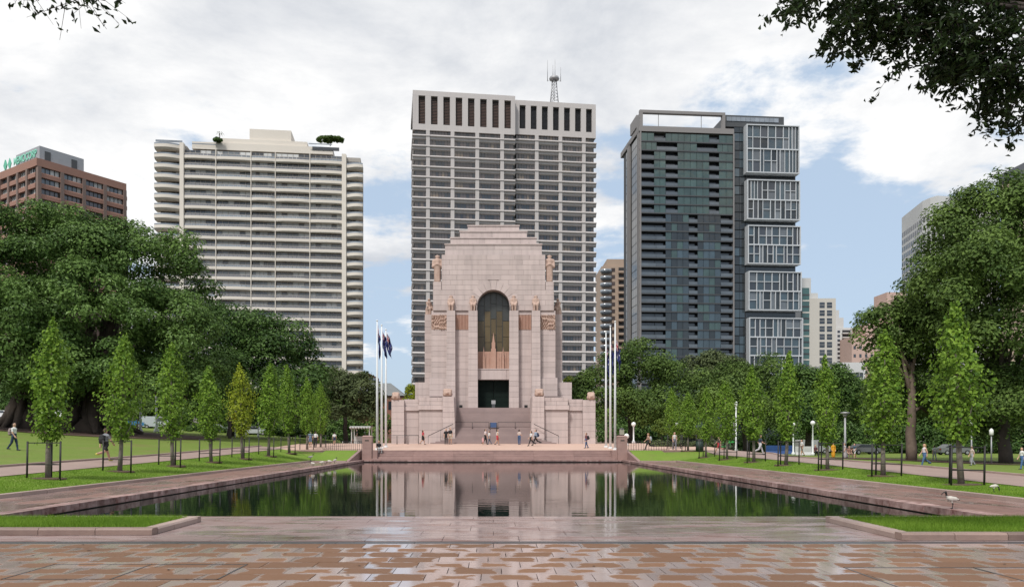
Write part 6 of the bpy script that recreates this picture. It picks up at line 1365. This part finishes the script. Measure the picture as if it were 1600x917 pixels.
MB().path([(-.55, 0, .37), (-.12, 0, .36), (.35, 0, .85), (.42, 0, .98)], [.05] * 4, 7).path([(-.12, 0, .36), (-.28, 0, .9)], [.045, .04], 7).path([(.55, 0, .37), (.4, 0, 1.0)], [.04, .04], 7).build('frame', M['bike_green'], t_)
MB().path([(.3, -.28, 1.05), (.42, -.1, 1.05), (.42, .1, 1.05), (.3, .28, 1.05)], [.022] * 4, 6).build('handlebar', M['black'], t_); MB().prism([(-.45, -.07), (-.45, .07), (-.18, .03), (-.18, -.03)][::-1], .9, .97).build('saddle', M['black'], t_)
MB().box(.5, .85, -.2, .2, .78, 1.02).build('basket', M['bike_green'], t_); MB().prism_y([(-.9, .5), (-.55, .76), (-.2, .5), (-.25, .55), (-.55, .80), (-.92, .55)][::-1], -.05, .05).build('mudguard', M['bike_green'], t_)
# fallen leaves, singly on the wet forecourt
M['dead_leaf'] = mat('dead_leaf', (0.05, 0.028, 0.014), 0.7, 0.8)
lfm = MB().add([(-.05, 0, .004), (0, .022, .014), (.055, 0, .006), (0, -.022, .012)], [(0, 1, 2, 3)]).mesh('fallen_leaf', M['dead_leaf'])
for i in range(26):
    y = RN.uniform(9.8, 14.3); x = RN.uniform(-.62, .68) * y; o = inst('fallen_leaf', lfm, None, (x, y, .003), (RN.uniform(.5, 1.1),) * 3, RN.uniform(0, 6)); setp(o, 'small brown fallen leaf lying on the wet forecourt pavers', 'leaf', 'fallen leaves on the forecourt')
# ------------------------------------------------------------------ people and birds
_mc = {}
def cmat(c, r=.8):
    k = (tuple(c), r)
    if k not in _mc: _mc[k] = mat('cloth', c, r, 0, 14, 0.25, col2=tuple(q * .75 for q in c))
    return _mc[k]
SKIN, SKIN2 = (0.50, 0.30, 0.21), (0.36, 0.20, 0.13)
def person_caps(pose, swing, low, sleeves, female=False, carry=0.0):
    """limbs for a 1.75 m figure facing -Y; material slots: 0 skin, 1 top, 2 bottoms, 3 shoes. low: 'long', 'shorts', 'skirt', 'robe'"""
    c = []; A = lambda p, q, r0, r1, m: c.append((p, q, r0, r1, m)); hip = .93; sw = .5 * swing
    shw = .175 if female else .195; hw_ = .10
    if pose == 'sit': hip = .47
    up = hip + .50
    A((0, 0, hip + .02), (0, .0, hip + .16), .145, .14, 2); A((0, 0, hip + .18), (0, -.0, up - .06), .135, .155, 1); A((-shw + .05, 0, up - .03), (shw - .05, 0, up - .03), .085, .085, 1)
    A((0, 0, up), (0, -.015, up + .12), .055, .052, 0); A((0, -.015, up + .19), (0, -.02, up + .27), .082, .092, 0); A((0, -.10, up + .19), (0, -.115, up + .205), .016, .014, 0)
    for s in (-1, 1): A((s * .088, -.01, up + .22), (s * .095, -.005, up + .235), .018, .018, 0)
    for s in (-1, 1):
        a = sw * s if pose == 'walk' else .04 * s; hp = Vector((s * hw_, 0, hip))
        if pose == 'sit': kn = hp + Vector((s * .05, -.43, .02)); an = kn + Vector((0, .05, -.42))
        else:
            kn = hp + Vector((s * .01, -.44 * math.sin(a), -.44 * math.cos(a))); bend = (.15 + (.75 if a < 0 else 0.0)) * abs(swing) if pose == 'walk' else .02; b_ = a - bend
            an = kn + Vector((0, -.43 * math.sin(b_), -.43 * math.cos(b_)))
        mid = hp.lerp(kn, .72); lm_ = 2 if low in ('long', 'robe') else 0
        A(tuple(hp), tuple(mid), .098, .078, 2); A(tuple(mid), tuple(kn), .076, .062, lm_); A(tuple(kn), tuple(kn.lerp(an, .4)), .062, .062, lm_); A(tuple(kn.lerp(an, .4)), tuple(an), .060 if lm_ else .056, .05 if lm_ else .038, lm_)
        A(tuple(an + Vector((0, .03, -.03))), tuple(an + Vector((0, -.16, -.045))), .045, .038, 3)
        b2 = -a * .9 if pose == 'walk' else .05; sh_ = Vector((s * shw, 0, up - .03)); el = sh_ + Vector((s * .05, -.28 * math.sin(b2), -.28 * math.cos(b2))); fw = b2 + (.35 + .9 * carry if not pose == 'sit' else .9); wr = el + Vector((-s * .03, -.25 * math.sin(fw), -.25 * math.cos(fw)))
        slv = 1 if sleeves else 0; A(tuple(sh_), tuple(sh_.lerp(el, .55)), .06, .052, 1 if sleeves >= 0 else 0); A(tuple(sh_.lerp(el, .55)), tuple(el), .046, .042, 1 if sleeves > 0 else 0); A(tuple(el), tuple(wr), .041, .030, 1 if sleeves > 0 else 0)
        d = (wr - el).normalized(); hd = wr + d * .06; A(tuple(wr), tuple(hd), .030, .034, 0)
        for k in range(4): o_ = Vector((0, (k - 1.5) * .018, 0)); A(tuple(hd + o_), tuple(hd + o_ + d * (.085 - .012 * abs(k - 1.5)) + Vector((-s * .02, 0, 0))), .0105, .009, 0)
        A(tuple(wr + d * .03 + Vector((0, -.025, 0))), tuple(wr + d * .075 + Vector((-s * .01, -.055, 0))), .012, .010, 0)
    if low == 'skirt': A((0, 0, hip + .05), (0, 0, hip - .22), .15, .19, 2)
    if low == 'robe': A((0, 0, hip + .1), (0, 0, hip - .55), .17, .21, 2); A((0, 0, hip - .5), (0, 0, hip - .72), .2, .2, 2)
    return c
_pc = {}
def person(px, py, hpx, face, label, top, bot, low='long', pose='walk', swing=1.0, hair=(.03, .02, .015), sleeves=0, female=False, shoes=(.03, .03, .03), skin=SKIN, pack=None, bag=None, at_=None, h=None, carry=0.0, cap=None, rz=None):
    x, y, z = at_ or hit(px, py); H_ = h or max(1.45, min(2.0, hpx * y / F)); k = H_ / 1.76
    key = (low, pose, swing, sleeves, female, carry)
    if key not in _pc: _pc[key] = body_mesh('person', person_caps(pose, swing, low, sleeves, female, carry), [M['white_metal']] * 4, .026 if y > 60 else .021, .016)
    me = _pc[key].copy()
    for i_, q in enumerate((cmat(skin, .6), cmat(top), cmat(bot), cmat(shoes))): me.materials[i_] = q
    r_ = {'left': -math.pi / 2, 'right': math.pi / 2, 'front': 0, 'back': math.pi}.get(face, 0) if rz is None else rz
    o = bpy.data.objects.new('person', me); link(o); o.location = (x, y, z - (.0 if pose != 'sit' else 0)); o.rotation_euler = (0, 0, r_); o.scale = (k,) * 3; setp(o, label, 'person', 'people in the park')
    zh = (.47 if pose == 'sit' else .93) + .50
    hc = [((0, .02, zh + .25), (0, .015, zh + .285), .092, .088, 0), ((0, .06, zh + .2), (0, .07, zh + .25), .07, .07, 0)]
    if female: hc += [((0, .075, zh + .2), (0, .085, zh + .02), .06, .045, 0), ((-.06, .03, zh + .22), (-.07, .05, zh + .08), .035, .03, 0), ((.06, .03, zh + .22), (.07, .05, zh + .08), .035, .03, 0)]
    if cap: hc += [((0, -.08, zh + .28), (0, -.14, zh + .275), .05, .03, 0)]
    kk = ('hair', pose == 'sit', female, bool(cap))
    if kk not in _pc: _pc[kk] = body_mesh('hair', hc, [M['white_metal']], .02, .012)
    hm = _pc[kk].copy(); hm.materials.clear(); hm.materials.append(cmat(cap or hair)); ho = bpy.data.objects.new('cap' if cap else 'hair', hm); link(ho, o)
    if pack:
        if 'pack' not in _pc: _pc['pack'] = body_mesh('backpack', [((-.07, 0, .1), (.07, 0, .1), .11, .11, 0), ((-.08, 0, .25), (.08, 0, .25), .115, .115, 0), ((-.05, .0, .38), (.05, 0, .38), .10, .10, 0), ((0, .10, .12), (0, .10, .22), .07, .07, 0), ((-.13, -.1, .40), (-.13, -.27, .42), .022, .022, 0), ((.13, -.1, .40), (.13, -.27, .42), .022, .022, 0)], [M['white_metal']], .025, .02)
        pm = _pc['pack'].copy(); pm.materials.clear(); pm.materials.append(cmat(pack[0])); po = bpy.data.objects.new('backpack', pm); link(po); v = Vector((0, .23 * k, .98 * k)); v.rotate(o.rotation_euler); po.location = o.location + v; po.rotation_euler = o.rotation_euler; po.scale = (k,) * 3; setp(po, pack[1], 'backpack', 'backpacks')
    if bag:
        b_ = MB().prism_y([(-.16, 0), (.16, 0), (.14, .26), (-.14, .26)], -.06, .06).path([(-.08, 0, .26), (-.06, 0, .42), (.06, 0, .42), (.08, 0, .26)], [.012] * 4, 5).build('bag', cmat(bag[0])); v = Vector((.26 * k, -.05, .42 * k)); v.rotate(o.rotation_euler); b_.location = o.location + v; b_.rotation_euler = (0, 0, r_ + math.pi / 2); setp(b_, bag[1], 'bag', 'hand bags')
    return o
W_, NAV, BLK, GRY = (.62, .62, .61), (.02, .03, .07), (.014, .014, .016), (.17, .175, .185)
JEAN, KHA = (.045, .09, .19), (.34, .25, .15)
person(22, 703.5, 42, 'right', 'person in white tee and navy jeans on the far left lawn', W_, (.02, .035, .075), swing=.45, pack=((.25, .19, .19), 'dusty pink backpack worn by the person on the far left lawn'), shoes=(.05, .05, .05))
person(165, 722, 52, 'back', 'jogger in grey tee and black shorts on the left path', (.20, .21, .23), BLK, 'shorts', swing=1.0, hair=(.08, .05, .03), pack=(BLK, 'black backpack worn by the jogger'), shoes=(.55, .5, .08), rz=2.75)
person(485, 698.5, 25, 'back', 'person in blue top and white cap on the far left path', (.16, .22, .30), (.12, .16, .25), 'shorts', swing=.3, cap=W_); person(493, 699, 25, 'back', 'person in white shirt beside the white cap on the left path', W_, BLK, swing=.3)
person(522.5, 694.5, 19, 'back', 'person in white tee and navy shorts walking away left of the fence', W_, NAV, 'shorts', swing=.4); person(558, 691.5, 18, 'left', 'dark dressed person in front of the white kiosk', BLK, BLK, swing=.4, female=True); person(569.5, 691, 18, 'right', 'person in white shirt right of the white kiosk', W_, (.2, .2, .22), swing=.4)
x_, y_ = -11.55, 77.0; person(588, 700, 16, 'right', 'person in black and white sitting on the step end by the left pillar', BLK, (.4, .4, .4), pose='sit', at_=(x_, y_ + .4, .63), h=1.74, rz=.5)
person(634, 692.9, 24, 'right', 'person in pink striped shirt and khaki trousers near the left poles', (.50, .26, .30), KHA, swing=.55, bag=(BLK, 'black shoulder bag held by the person in khaki')); person(661, 694.5, 22.5, 'right', 'person in red top and black skirt left of the stair', (.48, .06, .08), BLK, 'skirt', swing=.5, female=True)
person(697, 693.8, 24, 'front', 'person all in black at the foot of the stair', BLK, BLK, pose='stand', swing=0); person(703.5, 693.6, 25.5, 'front', 'person in black top and cream shorts at the foot of the stair', (.02, .02, .025), (.55, .48, .38), 'shorts', pose='stand', swing=0, rz=.6)
person(758.5, 694, 23.5, 'right', 'person in pale pink shirt and black trousers before the stair centre', (.60, .50, .50), BLK, swing=.5); person(764.5, 694.2, 21, 'left', 'person in white top with blue bag before the stair centre', W_, (.12, .13, .17), swing=.4, female=True); person(754.6, 694.3, 11, 'front', 'small child in pink before the stair centre', (.62, .33, .36), (.55, .3, .33), 'skirt', pose='stand', swing=0, female=True, h=.92)
person(777.3, 695, 24, 'right', 'person in white top and red shorts just right of the stair centre', (.6, .55, .5), (.45, .05, .06), 'shorts', swing=.4, female=True, sleeves=-1); person(811.3, 694.3, 23, 'front', 'person in pale top and blue jeans taking a photo before the stair', (.52, .42, .38), JEAN, pose='stand', swing=0, carry=1.2, rz=2.6)
person(829.8, 697, 23.5, 'left', 'person in white shirt and black trousers striding left of a companion', W_, BLK, swing=.8, female=True); person(837, 696.4, 25, 'left', 'person in blue shirt and black trousers striding with a dark pack', (.25, .32, .42), BLK, swing=.9, pack=(NAV, 'navy backpack worn by the striding person in blue'), sleeves=1)
person(916, 699.8, 23.5, 'left', 'person in maroon top and jeans alone near the right poles', (.14, .05, .06), JEAN, swing=.3, pack=(BLK, 'black backpack worn by the person in maroon'), sleeves=1)
person(1013, 703.5, 26.5, 'left', 'person in black leggings striding left behind the right fence', (.35, .2, .16), BLK, swing=1.0, female=True, sleeves=-1, hair=(.2, .09, .03), pack=((.36, .38, .42), 'pale grey backpack worn by the striding person in leggings')); person(1054, 702.5, 27, 'front', 'person in light top and grey trousers among the far right trees', (.58, .54, .52), (.17, .17, .20), swing=.3, female=True, sleeves=-1)
person(1123, 708.5, 27, 'left', 'runner in dark vest and red shorts on the right path', (.07, .05, .05), (.38, .03, .04), 'shorts', swing=1.0, sleeves=-1); person(1188, 711, 31, 'right', 'walker in navy polo and pale trousers on the right path', (.03, .04, .075), (.45, .45, .46), swing=.85, carry=.5)
person(1253, 712, 25, 'left', 'person in white top and brown shorts near the globe lamps', (.60, .56, .57), (.14, .10, .09), 'shorts', swing=.4); person(1274, 711.5, 15, 'front', 'person in dark red sitting at the foot of the clear globe lamp', (.12, .04, .05), BLK, pose='sit', swing=0, h=1.65)
person(1302, 715, 22, 'front', 'person wrapped in an orange robe on the right lawn', (.62, .30, .015), (.60, .28, .012), 'robe', pose='stand', swing=0, sleeves=1, hair=(.05, .03, .02)); person(1320, 715.5, 21, 'left', 'person in a pale grey dress right of the orange robe', (.42, .38, .38), (.40, .36, .36), 'robe', pose='stand', swing=0, female=True); person(1327, 715.5, 17, 'front', 'person in brown sitting low right of the pale grey dress', (.25, .13, .10), (.3, .2, .15), pose='sit', swing=0, h=1.6); person(1335.5, 716, 21.5, 'left', 'person in navy top and white shorts right of the disc lamp', (.05, .09, .13), W_, 'shorts', swing=.3, carry=.6)
person(1444.5, 728.8, 35, 'left', 'person in white tank top and blue jeans crossing the right lawn', (.58, .52, .55), (.055, .11, .22), swing=.75, female=True, sleeves=-1, hair=(.32, .2, .08)); person(1460, 719, 23, 'back', 'person in white behind the one in tank top', W_, (.3, .3, .32), swing=.3); person(1519, 727, 22, 'left', 'person in pale top by the slim grey post', (.45, .36, .33), (.3, .3, .33), swing=.4, female=True); person(1597, 733, 26, 'left', 'person in white and blue at the very right edge', W_, (.06, .13, .28), swing=.5, female=True)
person(116, 671.5, 15, 'left', 'distant person in pale blue shirt left of the great fig trunk', (.40, .44, .52), BLK, swing=.4, at_=(W(116, 104), 104, Z(672, 104)), h=1.7)
# ibises
M['ibis_white'] = mat('ibis_plumage', (0.55, 0.52, 0.47), 0.8, 0, 20, 0.5, col2=(0.40, 0.36, 0.31)); M['ibis_black'] = mat('ibis_black', (0.018, 0.016, 0.017), 0.6)
def ibis(grazing):
    c = []; A = lambda p, q, r0, r1, m: c.append((p, q, r0, r1, m))
    A((-.13, 0, .40), (.10, 0, .42), .095, .115, 0); A((.10, 0, .42), (.20, 0, .44), .10, .07, 0); A((-.13, 0, .40), (-.27, 0, .385), .075, .035, 0); A((-.24, 0, .385), (-.35, 0, .35), .038, .016, 1)
    if grazing: nk = [(.20, 0, .44), (.30, 0, .40), (.36, 0, .30), (.38, 0, .22)]; bk_ = [(.38, 0, .22), (.40, 0, .14), (.38, 0, .06), (.34, 0, .0)]
    else: nk = [(.20, 0, .46), (.27, 0, .54), (.29, 0, .63), (.31, 0, .70)]; bk_ = [(.33, 0, .71), (.42, 0, .69), (.49, 0, .63), (.53, 0, .55)]
    for a, b_, r0, r1, m in zip(nk[:-1], nk[1:], (.055, .036, .03), (.036, .03, .034), (0, 1, 1)): A(a, b_, r0, r1, m)
    A(nk[-1], tuple((np.array(nk[-1]) * .6 + np.array(bk_[0]) * .4)), .042, .036, 1)
    for a, b_, r0, r1 in zip(bk_[:-1], bk_[1:], (.02, .016, .013), (.016, .013, .009)): A(a, b_, r0, r1, 1)
    for s in (-1, 1):
        x = .02 + .05 * s; A((x, s * .05, .36), (x - .01, s * .05, .25), .045, .02, 0); A((x - .01, s * .05, .26), (x - .05, s * .05, .19), .015, .012, 1); A((x - .05, s * .05, .19), (x - .02, s * .05, .02), .011, .011, 1)
        for k in (-1, 0, 1): A((x - .02, s * .05, .012), (x + .05, s * .05 + k * .035, .008), .009, .007, 1)
    return body_mesh('ibis', c, [M['ibis_white'], M['ibis_black']], .013, .012)
ib, ig = ibis(False), ibis(True)
def bird(px, py, hpx, graz, rz, label, xy=None):
    if xy: x, y, z = xy
    else: y = (E - .03) * F / (py - HY); x = W(px, y); z = .04 if abs(x) < 13.2 else .003
    o = bpy.data.objects.new('ibis', ig if graz else ib); link(o); o.location = (x, y, z); k = hpx * y / F / (.74 if not graz else .54); o.scale = (k,) * 3; o.rotation_euler = (0, 0, rz); setp(o, label, 'bird', 'ibises by the pool')
bird(1488, 794.5, 27, False, math.pi + .15, 'white ibis with a black curved bill standing on the right pool edge')
xx, yy_, zz = hit(1553, 769); bird(1553, 769, 13, True, .15, 'white ibis feeding with lowered head on the right grass strip', (xx, yy_, zz))
xx, yy_, zz = hit(485, 719); bird(485, 719, 10, False, .5, 'white ibis on the grass edge near the left row of trees', (xx, yy_, zz))
for (px, py, gz, rz, lb) in ((489, 728.5, False, 2.6, 'white ibis standing on the left pool walk, nearest of the group'), (503, 726.5, True, .3, 'white ibis feeding on the left pool walk, second of the group'), (515, 724.8, True, 2.9, 'white ibis feeding on the left pool walk, third of the group'), (523, 723.6, False, 1.2, 'white ibis standing on the left pool walk, farthest of the group')): bird(px, py, 10 if not gz else 7, gz, rz, lb)
